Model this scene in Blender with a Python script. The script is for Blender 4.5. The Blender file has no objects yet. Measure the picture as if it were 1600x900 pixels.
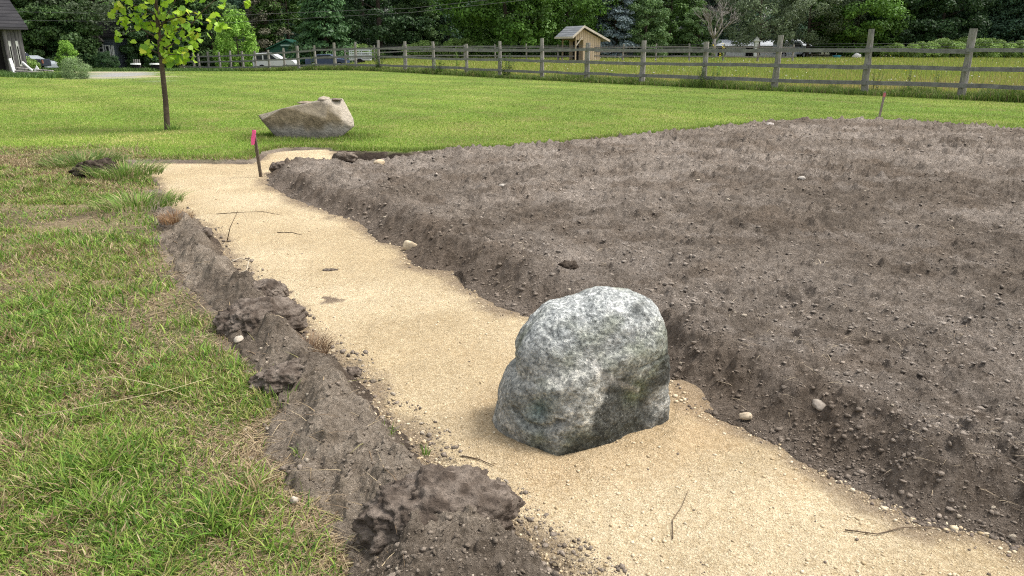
import bpy, math, random
import numpy as np
from mathutils import Vector, Matrix
PI = math.pi; R = math.radians
C = bpy.context.scene.collection
# ---------------------------------------------------------------- camera, sky, sun, exposure
cam_d = bpy.data.cameras.new('camera'); cam = bpy.data.objects.new('camera', cam_d); C.objects.link(cam)
cam.location = (0, 0, 1.55); cam.rotation_euler = (R(90 - 17.7), 0, 0)
cam_d.sensor_width = 36; cam_d.lens = 36 * 1164 / 1600; cam_d.clip_start = 0.05; cam_d.clip_end = 2000
bpy.context.scene.camera = cam
W = bpy.data.worlds.new('World'); bpy.context.scene.world = W; W.use_nodes = True
SUN_EL, SUN_AZ = 60.0, 80.0      # azimuth measured from +Y towards +X
nt = W.node_tree; nt.nodes.clear()
sky = nt.nodes.new('ShaderNodeTexSky'); sky.sky_type = 'NISHITA'; sky.sun_disc = False
sky.sun_elevation = R(SUN_EL); sky.sun_rotation = R(SUN_AZ); sky.dust_density = 4.0; sky.air_density = 1.2
hs = nt.nodes.new('ShaderNodeHueSaturation'); hs.inputs['Saturation'].default_value = 0.3   # thin overcast: a nearly white sky
bg = nt.nodes.new('ShaderNodeBackground'); bg.inputs['Strength'].default_value = 0.15
wo = nt.nodes.new('ShaderNodeOutputWorld')
nt.links.new(sky.outputs[0], hs.inputs['Color']); nt.links.new(hs.outputs[0], bg.inputs[0]); nt.links.new(bg.outputs[0], wo.inputs[0])
sl = bpy.data.lights.new('sun', 'SUN'); sl.energy = 2.0; sl.angle = R(12); sl.color = (1, .96, .9)
so = bpy.data.objects.new('sun', sl); C.objects.link(so)
sd = Vector((math.sin(R(SUN_AZ)) * math.cos(R(SUN_EL)), math.cos(R(SUN_AZ)) * math.cos(R(SUN_EL)), math.sin(R(SUN_EL))))
so.rotation_euler = sd.to_track_quat('Z', 'Y').to_euler()
vs = bpy.context.scene.view_settings
vs.view_transform = 'Standard'; vs.look = 'None'; vs.gamma = 1; vs.use_curve_mapping = False
vs.exposure = 0.85
cy = bpy.context.scene.cycles
cy.use_denoising = False; cy.sample_clamp_indirect = 4; cy.filter_width = 1.15; cy.max_bounces = 5; cy.transparent_max_bounces = 4; cy.diffuse_bounces = 3

# ---------------------------------------------------------------- numpy noise
rs = np.random.RandomState(7)
_T2 = rs.rand(256, 256).astype(np.float32)
_T3 = rs.rand(64, 64, 64).astype(np.float32)
def sm(t): return t * t * (3 - 2 * t)
def ss(a, b, x): return sm(np.clip((x - a) / (b - a), 0, 1))
def vn(x, y, s=0):
    x = np.asarray(x, dtype=np.float64) + s * 17.13; y = np.asarray(y, dtype=np.float64) + s * 31.77
    ix = np.floor(x).astype(np.int64); iy = np.floor(y).astype(np.int64)
    fx = sm(x - ix); fy = sm(y - iy); ix &= 255; iy &= 255; jx = (ix + 1) & 255; jy = (iy + 1) & 255
    return ((_T2[ix, iy] * (1 - fx) + _T2[jx, iy] * fx) * (1 - fy) + (_T2[ix, jy] * (1 - fx) + _T2[jx, jy] * fx) * fy)
def fbm(x, y, f, o=4, s=0, rough=.5):
    a = 1; t = 0; n = 0
    for k in range(o):
        c, sn = math.cos(k * 1.1), math.sin(k * 1.1)
        n = n + a * (vn((x * c - y * sn) * f, (x * sn + y * c) * f, s + k) - .5); t += a; a *= rough; f *= 2.03
    return n / t * 2
def rdg(x, y, f, s=0): return 1 - np.abs(vn(x * f, y * f, s) * 2 - 1)
def vn3(p):
    p = np.asarray(p, dtype=np.float64) + 100.0
    i = np.floor(p).astype(np.int64); q = sm(p - i); i &= 63; j = (i + 1) & 63
    x0, y0, z0 = i.T; x1, y1, z1 = j.T; u, v, w = q.T; T = _T3
    a = T[x0, y0, z0] * (1 - u) + T[x1, y0, z0] * u; b = T[x0, y1, z0] * (1 - u) + T[x1, y1, z0] * u
    c = T[x0, y0, z1] * (1 - u) + T[x1, y0, z1] * u; d = T[x0, y1, z1] * (1 - u) + T[x1, y1, z1] * u
    return (a * (1 - v) + b * v) * (1 - w) + (c * (1 - v) + d * v) * w
def fbm3(p, f, o=4, s=0):
    a = 1; t = 0; n = 0
    for k in range(o):
        n = n + a * (vn3(p * f + s * 7.3 + k * 3.1) - .5); t += a; a *= .5; f *= 2.1
    return n / t * 2
def lerp(a, b, t): return a + (b - a) * t
def cmix(a, b, t): return np.asarray(a)[None] * (1 - t[:, None]) + np.asarray(b)[None] * t[:, None]
def cmx(c, b, t): return c * (1 - t[:, None]) + np.asarray(b)[None] * t[:, None]

# ---------------------------------------------------------------- regions of the site (metres)
SL = [(0.9, .8), (0.144, 1.949), (0.031, 2.066), (-0.015, 2.172), (-0.11, 2.253), (-0.185, 2.36), (-0.274, 2.47), (-0.34, 2.557), (-0.373, 2.689), (-0.477, 2.872), (-0.584, 3.002), (-0.751, 3.362), (-0.956, 3.634), (-1.148, 3.958), (-1.312, 4.222), (-1.502, 4.519), (-1.698, 4.73), (-1.906, 5.145), (-2.206, 5.576), (-2.366, 5.929), (-2.82, 6.67), (-3.229, 7.196), (-3.571, 7.571), (-3.943, 8.361), (-4.641, 9.471), (-5.074, 9.942), (-5.5, 10.706)]
ST = [(-5.154, 10.77), (-4.244, 10.706), (-3.722, 10.706), (-3.792, 11.666), (-3.623, 12.2), (-2.934, 12.129), (-2.48, 10.899)]
SR = [(-2.695, 10.706), (-2.93, 10.223), (-3.204, 9.78), (-2.947, 8.906), (-2.503, 8.244), (-2.066, 7.571), (-1.712, 7.196), (-1.442, 6.91), (-1.21, 6.349), (-0.888, 5.929), (-0.752, 5.396), (-0.47, 5.243), (-0.259, 4.786), (-0.122, 4.482), (0.118, 4.313), (0.369, 4.008), (0.629, 3.55), (0.72, 3.317), (0.80, 3.05), (1.0, 2.895), (1.126, 2.704), (1.214, 2.534), (1.299, 2.339), (1.392, 2.205), (1.57, 2.133), (1.613, 2.066), (1.64, 2.011), (2.6, .8)]
BK = [(-2.861, 11.816), (-1.583, 11.592), (-1.008, 11.816), (0.0, 12.049), (1.701, 13.361), (3.025, 14.288), (3.988, 15.223), (5.356, 16.284), (7.106, 16.87), (8.381, 16.572), (9.149, 15.475), (9.9, 14.625), (12.5, 11.5), (14, 7), (14, .8)]
RL = [(-0.3, .8), (-0.476, 1.928), (-0.677, 2.261), (-0.949, 2.557), (-1.025, 2.984), (-1.17, 3.317), (-1.516, 3.813), (-1.945, 4.457), (-2.501, 5.327), (-3.137, 6.568), (-3.623, 7.41), (-4.05, 8.3)]
SAND = SL + ST + SR
BED = SR[::-1] + [(-2.48, 10.899)] + BK
RIDGE = [p for p in SL if p[1] < 8.6] + RL[::-1]
def sdist(x, y, poly):
    """signed distance, positive inside"""
    d = np.full(x.shape, 1e9); ins = np.zeros(x.shape, bool); n = len(poly)
    for i in range(n):
        (ax, ay), (bx, by) = poly[i], poly[(i + 1) % n]
        ex, ey = bx - ax, by - ay; wx = x - ax; wy = y - ay
        t = np.clip((wx * ex + wy * ey) / (ex * ex + ey * ey), 0, 1)
        d = np.minimum(d, (wx - ex * t) ** 2 + (wy - ey * t) ** 2)
        c = ((ay > y) != (by > y)) & (wx < (ex * (wy) / (ey if abs(ey) > 1e-9 else 1e-9)))
        ins ^= c
    d = np.sqrt(d); return np.where(ins, d, -d)
def zt(x, y):
    x = np.asarray(x, float); y = np.asarray(y, float)
    right = .60 * ss(35, 95, y); left = -.70 * ss(50, 92, y)
    m = ss(-.33, -.12, x / np.maximum(y, 1))
    return .05 + left * (1 - m) + right * m
def ztf(x, y): return float(zt(np.array([x]), np.array([y]))[0])
def wob(x, y): return .07 * fbm(x, y, 1.6, 3, 11) + .035 * fbm(x, y, 9, 3, 12)

LUMPS = [(-.20, 5.12, .20, .07), (.10, 4.86, .17, .06), (.99, 3.62, .18, .07), (1.25, 3.3, .2, .04), (1.60, 2.42, .17, .06), (1.36, 2.85, .2, .03), (-.9, 6.5, .3, .05), (-2.6, 10.1, .35, .05), (-1.9, 8.4, .3, .05)]
SITE = RL + [p for p in SL if p[1] > 8.3] + ST[:-1] + BK
def rdist(x, y):
    return sdist(x + .08 * fbm(x, y, 2.2, 4, 13), y + .08 * fbm(x, y, 2.2, 4, 14), RIDGE)
def udist(x, y):
    return sdist(x + .08 * fbm(x, y, 2.2, 4, 13), y + .08 * fbm(x, y, 2.2, 4, 14), SITE)
def z_soil(x, y, ds, dr):
    """bed and ridge height. ds: signed distance to bed (+ inside), dr: to the left ridge"""
    w = wob(x, y); ds = ds + w * .8 * ss(1.5, .3, np.abs(ds)); sd_ = -sdist(x, y, SAND) + w * .6
    rise = ss(0, .34 + .12 * fbm(x, y, 1.1, 2, 5), ds)
    bed = .17 * rise - .05 * ss(.3, 1.1, ds) + .03 * fbm(x, y, .8, 3, 21) * ss(.2, 1, ds)
    back = sdist_back(x, y)
    bed = bed - .05 * ss(.9, .1, back) * ss(.0, .4, ds)
    # trench left by the digger between the path end and the turf
    bed = bed * (1 - .75 * np.exp(-(((x + 2.2) / .8) ** 4 + ((y - 10.7) / .8) ** 4)))
    tr = np.exp(-(((x + 2.1) / .8) ** 4 + ((y - 11.4) / .42) ** 4))
    bed = bed - .28 * tr
    for lx, ly, r, h in LUMPS:
        q = ((x - lx) ** 2 + (y - ly) ** 2) / r ** 2
        bed = bed + h * np.exp(-q * q) * (.6 + .8 * vn(x * 7, y * 7, 33))
    ri = ss(0, .15, sd_)
    rid = ri * (.062 + ss(0, .20, dr) * (.085 + .06 * fbm(x, y, 1.9, 3, 41) + .07 * np.maximum(0, rdg(x, y, 3.1, 43) - .45)))
    z = np.where(dr > ds, rid, bed)
    z = np.where((ds <= 0) & (dr <= ds), ds * .9, z); z = np.where((dr > ds) & (sd_ < 0), sd_ * .9, z); z = z - .10 * ss(.0, -.10, dr) * (dr > ds)
    big = np.where(dr > ds, ri, rise)
    xw = x + .03 * fbm(x, y, 6, 2, 52); yw = y + .03 * fbm(x, y, 6, 2, 54)
    det = .024 * fbm(x, y, 3.4, 4, 51, .62) + .030 * fbm(xw, yw, 12, 5, 53, .72)
    cl = np.maximum(0, vn(xw * 11, yw * 11, 57) - .62) * (.4 + 1.2 * vn(x * 2, y * 2, 59)); det = det + .10 * cl
    cl2 = np.maximum(0, vn(xw * 23, yw * 23, 67) - .6); det = det + .055 * cl2 + .012 * fbm(x, y, 38, 3, 68, .75)
    det = det - .07 * np.maximum(0, vn(xw * 6.5, yw * 6.5, 58) - .72)
    fade = ss(4, 12, y); det = det * (1 + .7 * fade)
    return z + det * (.25 + .75 * big)
def sdist_back(x, y):
    d = np.full(x.shape, 1e9)
    for i in range(len(BK) - 2):
        (ax, ay), (bx, by) = BK[i], BK[i + 1]; ex, ey = bx - ax, by - ay; wx = x - ax; wy = y - ay
        t = np.clip((wx * ex + wy * ey) / (ex * ex + ey * ey), 0, 1)
        d = np.minimum(d, (wx - ex * t) ** 2 + (wy - ey * t) ** 2)
    return np.sqrt(d)
BX, BY = .32, 2.95      # boulder
def z_sand(x, y):
    z = .018 * fbm(x, y, .9, 3, 61) + .007 * fbm(x, y, 3, 2, 66) + .004 * fbm(x, y, 7, 3, 62) + .0035 * fbm(x, y, 26, 2, 63)
    r = np.hypot(x - BX, (y - BY) * 1.1)
    z = z + .018 * ss(.62, .42, r) * (.5 + vn(x * 9, y * 9, 64)) - .012 * ss(.42, .3, r)
    z = z + .05 * np.exp(-(((x + 3.1) / .55) ** 2 + ((y - 11.75) / .4) ** 2))
    z = z + .05 * np.exp(-(((x - .83) / .14) ** 2 + ((y - 3.2) / .16) ** 2))
    return z
def z_lawn(x, y):
    return zt(x, y) + .012 * fbm(x, y, 1.3, 3, 71) + .010 * fbm(x, y, 8, 3, 72) * ss(14, 8, y)

# ---------------------------------------------------------------- mesh helpers
def raw_mesh(name, V, F, loops_n, smooth=True, col=None, mat=None, midx=None):
    """V (n,3); F flat loop index array; loops_n int or array of loops per face"""
    me = bpy.data.meshes.new(name); V = np.ascontiguousarray(V, np.float32); F = np.ascontiguousarray(F, np.int32).ravel()
    nf = len(F) // loops_n if np.isscalar(loops_n) else len(loops_n)
    tot = np.full(nf, loops_n, np.int32) if np.isscalar(loops_n) else np.asarray(loops_n, np.int32)
    st = np.concatenate([[0], np.cumsum(tot)[:-1]]).astype(np.int32)
    me.vertices.add(len(V)); me.vertices.foreach_set('co', V.ravel())
    me.loops.add(len(F)); me.loops.foreach_set('vertex_index', F)
    me.polygons.add(nf); me.polygons.foreach_set('loop_start', st); me.polygons.foreach_set('loop_total', tot)
    if smooth: me.polygons.foreach_set('use_smooth', np.ones(nf, bool))
    if midx is not None: me.polygons.foreach_set('material_index', np.asarray(midx, np.int32))
    me.update(calc_edges=True)
    if col is not None:
        a = me.color_attributes.new('Col', 'FLOAT_COLOR', 'POINT')
        c = np.ones((len(V), 4), np.float32); c[:, :3] = col; a.data.foreach_set('color', c.ravel())
    if mat is not None:
        for m in (mat if isinstance(mat, (list, tuple)) else [mat]): me.materials.append(m)
    return me
def link(name, me, parent=None, loc=(0, 0, 0), rot=(0, 0, 0)):
    o = bpy.data.objects.new(name, me); C.objects.link(o); o.location = loc; o.rotation_euler = rot
    if parent: o.parent = parent
    return o
def tag(o, label=None, cat=None, group=None, kind=None):
    if label: o['label'] = label
    if cat: o['category'] = cat
    if group: o['group'] = group
    if kind: o['kind'] = kind
    return o
def thing(name, label, cat, loc, rz=0, group=None):
    o = bpy.data.objects.new(name, None); C.objects.link(o); o.location = loc; o.rotation_euler = (0, 0, rz)
    o.empty_display_size = .1
    return tag(o, label, cat, group)
class MB:
    def __init__(s): s.v = []; s.f = []
    def box(s, x0, x1, y0, y1, z0, z1):
        n = len(s.v); s.v += [(x, y, z) for z in (z0, z1) for x, y in ((x0, y0), (x1, y0), (x1, y1), (x0, y1))]
        s.f += [tuple(n + i for i in q) for q in ((3, 2, 1, 0), (4, 5, 6, 7), (0, 1, 5, 4), (1, 2, 6, 5), (2, 3, 7, 6), (3, 0, 4, 7))]; return s
    def poly(s, pts):
        n = len(s.v); s.v += [tuple(p) for p in pts]; s.f.append(tuple(range(n, n + len(pts)))); return s
    def prism(s, pts, dv):
        """closed polygon pts (3d) swept by vector dv"""
        n = len(s.v); k = len(pts); d = Vector(dv)
        s.v += [tuple(p) for p in pts] + [tuple(Vector(p) + d) for p in pts]
        s.f += [tuple(range(n + k - 1, n - 1, -1)), tuple(range(n + k, n + 2 * k))]
        s.f += [(n + i, n + (i + 1) % k, n + k + (i + 1) % k, n + k + i) for i in range(k)]; return s
    def tube(s, pts, rad, sides=7, jit=0, seed=0):
        rn = random.Random(seed); P = [Vector(p) for p in pts]; n0 = len(s.v)
        for i, p in enumerate(P):
            t = (P[min(i + 1, len(P) - 1)] - P[max(i - 1, 0)]).normalized()
            a = t.orthogonal().normalized() if i == 0 else (a - t * a.dot(t)).normalized()
            b = t.cross(a); r = rad[i] if hasattr(rad, '__len__') else rad
            for k in range(sides):
                an = 2 * PI * k / sides; rr = r * (1 + jit * (rn.random() - .5))
                s.v.append(tuple(p + a * math.cos(an) * rr + b * math.sin(an) * rr))
        for i in range(len(P) - 1):
            for k in range(sides):
                k2 = (k + 1) % sides; q = n0 + i * sides
                s.f.append((q + k, q + k2, q + sides + k2, q + sides + k))
        s.f.append(tuple(n0 + k for k in range(sides - 1, -1, -1)))
        e = n0 + (len(P) - 1) * sides; s.f.append(tuple(e + k for k in range(sides))); return s
    def beam(s, a, b, w, h):
        """bar from a to b, w wide (horizontal), h high"""
        a = Vector(a); b = Vector(b); t = (b - a).normalized(); sx = t.cross(Vector((0, 0, 1)))
        if sx.length < .05: sx = Vector((1, 0, 0))
        sx.normalize(); up = sx.cross(t).normalized(); sx *= w / 2; up *= h / 2
        return s.prism([a - sx - up, a + sx - up, a + sx + up, a - sx + up], b - a)
    def build(s, name, mat, parent=None, loc=(0, 0, 0), rot=(0, 0, 0), smooth=False, bevel=0):
        me = bpy.data.meshes.new(name); me.from_pydata(s.v, [], s.f); me.update()
        if mat: me.materials.append(mat)
        import bmesh
        bm = bmesh.new(); bm.from_mesh(me); bmesh.ops.recalc_face_normals(bm, faces=bm.faces)
        if bevel: bmesh.ops.bevel(bm, geom=list(bm.edges), offset=bevel, segments=1, affect='EDGES', clamp_overlap=True)
        bm.to_mesh(me); bm.free()
        if smooth: me.polygons.foreach_set('use_smooth', np.ones(len(me.polygons), bool))
        return link(name, me, parent, loc, rot)

# ---------------------------------------------------------------- materials
def mat(name, build, rough=.9, spec=.2):
    m = bpy.data.materials.new(name); m.use_nodes = True; t = m.node_tree; t.nodes.clear()
    b = t.nodes.new('ShaderNodeBsdfPrincipled'); o = t.nodes.new('ShaderNodeOutputMaterial')
    t.links.new(b.outputs[0], o.inputs[0]); b.inputs['Roughness'].default_value = rough
    b.inputs['Specular IOR Level'].default_value = spec
    def N(kind, **k):
        n = t.nodes.new(kind)
        for a, v in k.items():
            if a in n.inputs.keys(): n.inputs[a].default_value = v
            else: setattr(n, a, v)
        return n
    def L(a, c): t.links.new(a, c)
    build(N, L, b); return m
def coords(N, L, scale=(1, 1, 1)):
    tc = N('ShaderNodeTexCoord'); mp = N('ShaderNodeMapping'); mp.inputs['Scale'].default_value = scale
    L(tc.outputs['Object'], mp.inputs[0]); return mp.outputs[0]
def noise(N, L, co, sc, det=4, rough=.6):
    n = N('ShaderNodeTexNoise'); n.inputs['Scale'].default_value = sc; n.inputs['Detail'].default_value = det; n.inputs['Roughness'].default_value = rough
    L(co, n.inputs['Vector']); return n.outputs['Fac']
def ramp(N, L, fac, stops):
    r = N('ShaderNodeValToRGB'); e = r.color_ramp.elements
    while len(e) < len(stops): e.new(.5)
    for el, (p, c) in zip(e, stops): el.position = p; el.color = (*c, 1) if len(c) == 3 else c
    L(fac, r.inputs[0]); return r.outputs[0]
def mixc(N, L, a, b, fac, mode='MIX'):
    m = N('ShaderNodeMix', data_type='RGBA', blend_type=mode)
    for v, k in ((fac, 0), (a, 6), (b, 7)):
        if hasattr(v, 'node'): L(v, m.inputs[k])
        else: m.inputs[k].default_value = v if k == 0 else (*v, 1)
    return m.outputs[2]
def bump(N, L, b, h, dist, st=1):
    n = N('ShaderNodeBump'); n.inputs['Distance'].default_value = dist; n.inputs['Strength'].default_value = st
    L(h, n.inputs['Height']); L(n.outputs[0], b.inputs['Normal'])
def m_plain(name, col, rough=.6, spec=.3, var=.25, sc=3, bmp=0):
    def f(N, L, b):
        co = coords(N, L); n = noise(N, L, co, sc)
        d = tuple(c * (1 - var) for c in col); l = tuple(min(1, c * (1 + var)) for c in col)
        L(ramp(N, L, n, [(.3, d), (.7, l)]), b.inputs['Base Color'])
        if bmp: bump(N, L, b, n, bmp)
    return mat(name, f, rough, spec)
def m_vcol(name, rough=.9, spec=.15, fine=30., amt=.35, bm=0, transl=0, speck=None):
    def f(N, L, b):
        a = N('ShaderNodeVertexColor', layer_name='Col'); c = a.outputs[0]
        co = coords(N, L)
        if fine:
            n = noise(N, L, co, fine, 5, .7)
            c = mixc(N, L, c, ramp(N, L, n, [(.25, (1 - amt,) * 3), (.75, (1 + amt,) * 3)]), 1.0, 'MULTIPLY')
            if bm: bump(N, L, b, n, bm)
        L(c, b.inputs['Base Color'])
        if transl:
            tr = N('ShaderNodeBsdfTranslucent'); L(c, tr.inputs[0]); mx = N('ShaderNodeMixShader'); mx.inputs[0].default_value = transl
            t = b.id_data; out = [n for n in t.nodes if n.type == 'OUTPUT_MATERIAL'][0]
            L(b.outputs[0], mx.inputs[1]); L(tr.outputs[0], mx.inputs[2]); L(mx.outputs[0], out.inputs[0])
    return mat(name, f, rough, spec)
def f_sand(N, L, b):
    co = coords(N, L)
    a = N('ShaderNodeVertexColor', layer_name='Col').outputs[0]
    n1 = noise(N, L, co, 140, 3, .7); n2 = noise(N, L, co, 38, 4, .7)
    vo = N('ShaderNodeTexVoronoi', feature='F1'); vo.inputs['Scale'].default_value = 95; L(co, vo.inputs['Vector'])
    c = mixc(N, L, a, ramp(N, L, n2, [(.3, (.80, .76, .70)), (.7, (1.14, 1.16, 1.2))]), 1.0, 'MULTIPLY')
    c = mixc(N, L, c, ramp(N, L, n1, [(.3, (.72, .68, .62)), (.5, (1, 1, 1)), (.72, (1.2, 1.22, 1.28))]), 1.0, 'MULTIPLY')
    g = mixc(N, L, c, ramp(N, L, vo.outputs['Distance'], [(.0, (1.12, 1.12, 1.12)), (.6, (.80, .78, .75))]), 1.0, 'MULTIPLY')
    L(g, b.inputs['Base Color'])
    ad = N('ShaderNodeMath', operation='ADD'); L(n1, ad.inputs[0]); L(n2, ad.inputs[1]); bump(N, L, b, ad.outputs[0], .012, 1)
M_sand = mat('path_sand', f_sand, .95, .1)
def f_soil(N, L, b):
    co = coords(N, L); a = N('ShaderNodeVertexColor', layer_name='Col').outputs[0]
    n1 = noise(N, L, co, 48, 6, .8); n2 = noise(N, L, co, 11, 6, .78); n3 = noise(N, L, co, 160, 2, .6)
    c = mixc(N, L, a, ramp(N, L, n2, [(.32, (.66, .63, .60)), (.68, (1.26, 1.26, 1.27))]), 1.0, 'MULTIPLY')
    c = mixc(N, L, c, ramp(N, L, n1, [(.3, (.52, .50, .48)), (.7, (1.42, 1.42, 1.42))]), 1.0, 'MULTIPLY')
    c = mixc(N, L, c, (.42, .38, .33), ramp(N, L, n3, [(.72, (0, 0, 0)), (.78, (.7, .7, .7))]))
    c = mixc(N, L, c, (.045, .033, .025), ramp(N, L, n3, [(.24, (.7, .7, .7)), (.32, (0, 0, 0))]))
    L(c, b.inputs['Base Color'])
    m = N('ShaderNodeMath', operation='MULTIPLY_ADD'); m.inputs[1].default_value = .5; L(n2, m.inputs[0]); L(n1, m.inputs[2])
    bump(N, L, b, m.outputs[0], .05, 1)
M_soil = mat('bed_soil', f_soil, .97, .08)
M_ground = m_vcol('turf_ground', .95, .1, 22, .4, .02)
M_blade = m_vcol('grass_blade', .6, .25, 0, 0, 0, .3)
M_leaf = m_vcol('tree_leaf', .55, .3, 0, 0, 0, .3)
M_ylf = m_vcol('young_leaf', .5, .3, 0, 0, 0, .35)
M_clod = m_vcol('clod_soil', .97, .08, 60, .45, .016)
M_stone = m_vcol('pebble_stone', .85, .2, 40, .25, .002)

# ---------------------------------------------------------------- ground sheets
def sheet(t0, t1, nt_, y0, y1, ny, p):
    t = np.linspace(t0, t1, nt_); s = np.linspace(y0 ** -p, y1 ** -p, ny); y = s ** (-1 / p)
    T, Y = np.meshgrid(t, y); return (T * (Y + .6)).ravel(), Y.ravel(), nt_, ny
def sheet_mesh(name, x, y, z, nx, ny, keep, col, m):
    idx = np.arange(nx * ny).reshape(ny, nx)
    q = np.stack([idx[:-1, :-1], idx[:-1, 1:], idx[1:, 1:], idx[1:, :-1]], -1).reshape(-1, 4)
    q = q[keep[q].any(1)]
    used = np.zeros(nx * ny, bool); used[q.ravel()] = True; new = np.cumsum(used) - 1
    V = np.stack([x, y, z], 1)[used]
    return raw_mesh(name, V, new[q], 4, True, col[used], m)
# sand path
x, y, a, b = sheet(-.75, 1.15, 900, .8, 14, 700, .5)
d = sdist(x, y, SAND); z = z_sand(x, y)
col = cmix((.52, .42, .265), (.62, .52, .35), ss(-.4, .5, fbm(x, y, 1.2, 4, 81)))
col = cmx(col, (.52, .38, .22), .4 * ss(.1, .5, fbm(x, y, 2.6, 3, 84)) * ss(4.5, 2.5, y))
col = col * (1 + .10 * fbm(x * .6 + y * .5, y * 3 - x, 1.6, 4, 85) + .07 * fbm(x, y, 11, 3, 86))[:, None]
edge = ss(.16, .0, d + .10 * fbm(x, y, 7, 3, 82)); col = cmx(col, (.22, .17, .125), edge * .75)
sp = ss(.30, .42, fbm(x, y, 5, 4, 83)) * np.exp(-(((x + 1.35) / .28) ** 2 + ((y - 4.68) / .16) ** 2)) * 1.6
col = cmx(col, (.17, .13, .10), np.clip(sp, 0, .9))
# low paler crumbly patch around the boulder
col = cmx(col, (.53, .39, .23), .4 * ss(.7, .42, np.hypot(x - BX, y - BY)))
o = link('path', sheet_mesh('path', x, y, z, a, b, d > -.18, col, M_sand)); tag(o, kind='structure')
# soil bed (right) and soil ridge (left)
x, y, a, b = sheet(-.85, 1.25, 1300, .8, 18, 1000, .5)
db = sdist(x, y, BED); dr = rdist(x, y); dsd = sdist(x, y, SAND)
z = z_soil(x, y, db, dr)
def soil_col(x, y, dist_sand):
    c = cmix((.178, .149, .120), (.30, .261, .222), ss(-.5, .5, fbm(x, y, .9, 4, 91)))
    c = cmx(c, (.175, .14, .108), ss(.0, .5, fbm(x, y, 2.3, 4, 92)) * .6)
    c = c * (1 + .34 * fbm(x, y, 14, 4, 97, .7) + .30 * fbm(x, y, 5, 3, 98))[:, None]
    c = cmx(c, (.35, .31, .27), ss(.15, .6, fbm(x, y, 3.3, 4, 93)) * .5)
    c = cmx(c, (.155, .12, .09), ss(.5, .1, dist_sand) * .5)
    return c
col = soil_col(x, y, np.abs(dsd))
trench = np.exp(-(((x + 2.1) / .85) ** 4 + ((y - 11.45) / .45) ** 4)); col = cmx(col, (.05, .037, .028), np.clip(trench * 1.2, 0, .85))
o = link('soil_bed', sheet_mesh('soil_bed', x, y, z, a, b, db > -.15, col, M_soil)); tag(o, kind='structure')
colr = cmix((.21, .175, .138), (.37, .315, .25), ss(-.4, .4, fbm(x, y, 2.1, 4, 94)))
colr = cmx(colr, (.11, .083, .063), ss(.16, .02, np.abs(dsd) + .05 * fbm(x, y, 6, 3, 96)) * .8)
colr = cmx(colr, (.40, .32, .23), ss(.2, .6, fbm(x, y, 3.6, 4, 95)) * .45)
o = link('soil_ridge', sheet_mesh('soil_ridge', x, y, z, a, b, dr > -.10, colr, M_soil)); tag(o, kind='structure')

def near_mix(x, y):
    """0 = mown lawn, 1 = rough weedy turf at lower left"""
    return ss(.5, -.5, (y - 10.9 - 1.1 * ss(-4.6, -6.2, x)) + .9 * fbm(x, y, .5, 3, 101)) * ss(.6, .2, x)
def cover(x, y):
    """how much grass grows"""
    nm = near_mix(x, y); dr = rdist(x, y); ds = sdist(x, y, SAND)
    bare = ss(.10, .46, fbm(x, y, 1.1, 4, 102) + .55 * ss(1.1, .1, -dr) * (dr < 0) + .32 * ss(8.6, 10.4, y) - .12)
    return np.where(nm > .5, 1 - .84 * bare, 1.0)
def fence_x(y): return 14.6 - (y - 24.6) / 1.25
def beyond(x, y): return ss(-.3, .9, (x - fence_x(y)) * .78)
def drive(x, y):
    px_ = x / np.maximum(y, 1)
    return ss(-.60, -.52, px_ + .05 * fbm(x, y, .35, 4, 105)) * ss(-.43, -.50, px_ + .05 * fbm(x, y, .5, 3, 106)) * ss(39, 46, y + 4 * fbm(x, y, .4, 3, 108)) * ss(68, 58, y + 6 * fbm(x, y, .2, 3, 107))
# the turf: one sheet from the photographer's feet to the horizon
x, y, a, b = sheet(-1.7, 1.7, 760, .8, 420, 900, .45)
dp = udist(x, y)
z = z_lawn(x, y) - .14 * ss(-.02, .12, dp + .04 * fbm(x, y, 6, 3, 108)) - .45 * ss(.06, .22, dp)
n1 = fbm(x, y, .35, 4, 111); n2 = fbm(x, y, 1.7, 4, 112)
lawn = cmix((.11, .165, .028), (.17, .215, .042), ss(-.5, .5, n1))
lawn = cmx(lawn, (.17, .165, .055), .5 * ss(.05, .6, n2))
stripe = .5 + .5 * np.sin((x * .80 + y * .60) / 1.15 * 2 * PI / 2)
lawn = lawn * (1 + .07 * (stripe - .5) * ss(12, 20, y))[:, None]
rough = cmix((.10, .078, .05), (.19, .15, .09), ss(-.4, .4, fbm(x, y, 3, 4, 113)))
rough = cmx(rough, (.07, .10, .025), ss(.0, .5, fbm(x, y, 1.1, 3, 114)) * .5)
c = lawn; nm = near_mix(x, y); c = c * (1 - nm[:, None]) + rough * nm[:, None]
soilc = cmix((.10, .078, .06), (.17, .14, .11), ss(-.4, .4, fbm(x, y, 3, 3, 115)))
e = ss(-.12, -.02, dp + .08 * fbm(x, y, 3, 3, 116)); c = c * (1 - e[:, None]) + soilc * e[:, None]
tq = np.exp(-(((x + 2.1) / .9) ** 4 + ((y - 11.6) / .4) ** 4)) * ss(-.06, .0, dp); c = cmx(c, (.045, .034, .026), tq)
mead = cmix((.13, .15, .035), (.23, .19, .07), ss(-.3, .4, fbm(x, y, .12, 3, 117)))
bm_ = beyond(x, y); c = c * (1 - bm_[:, None]) + mead * bm_[:, None]
dv = drive(x, y); dc = cmix((.25, .245, .235), (.33, .28, .19), ss(-.2, .3, fbm(x, y, .3, 3, 118))); c = c * (1 - dv[:, None]) + dc * dv[:, None]
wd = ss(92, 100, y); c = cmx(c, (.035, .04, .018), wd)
o = link('ground', sheet_mesh('ground', x, y, z, a, b, dp < .34, c, M_ground)); tag(o, kind='structure')

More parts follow.
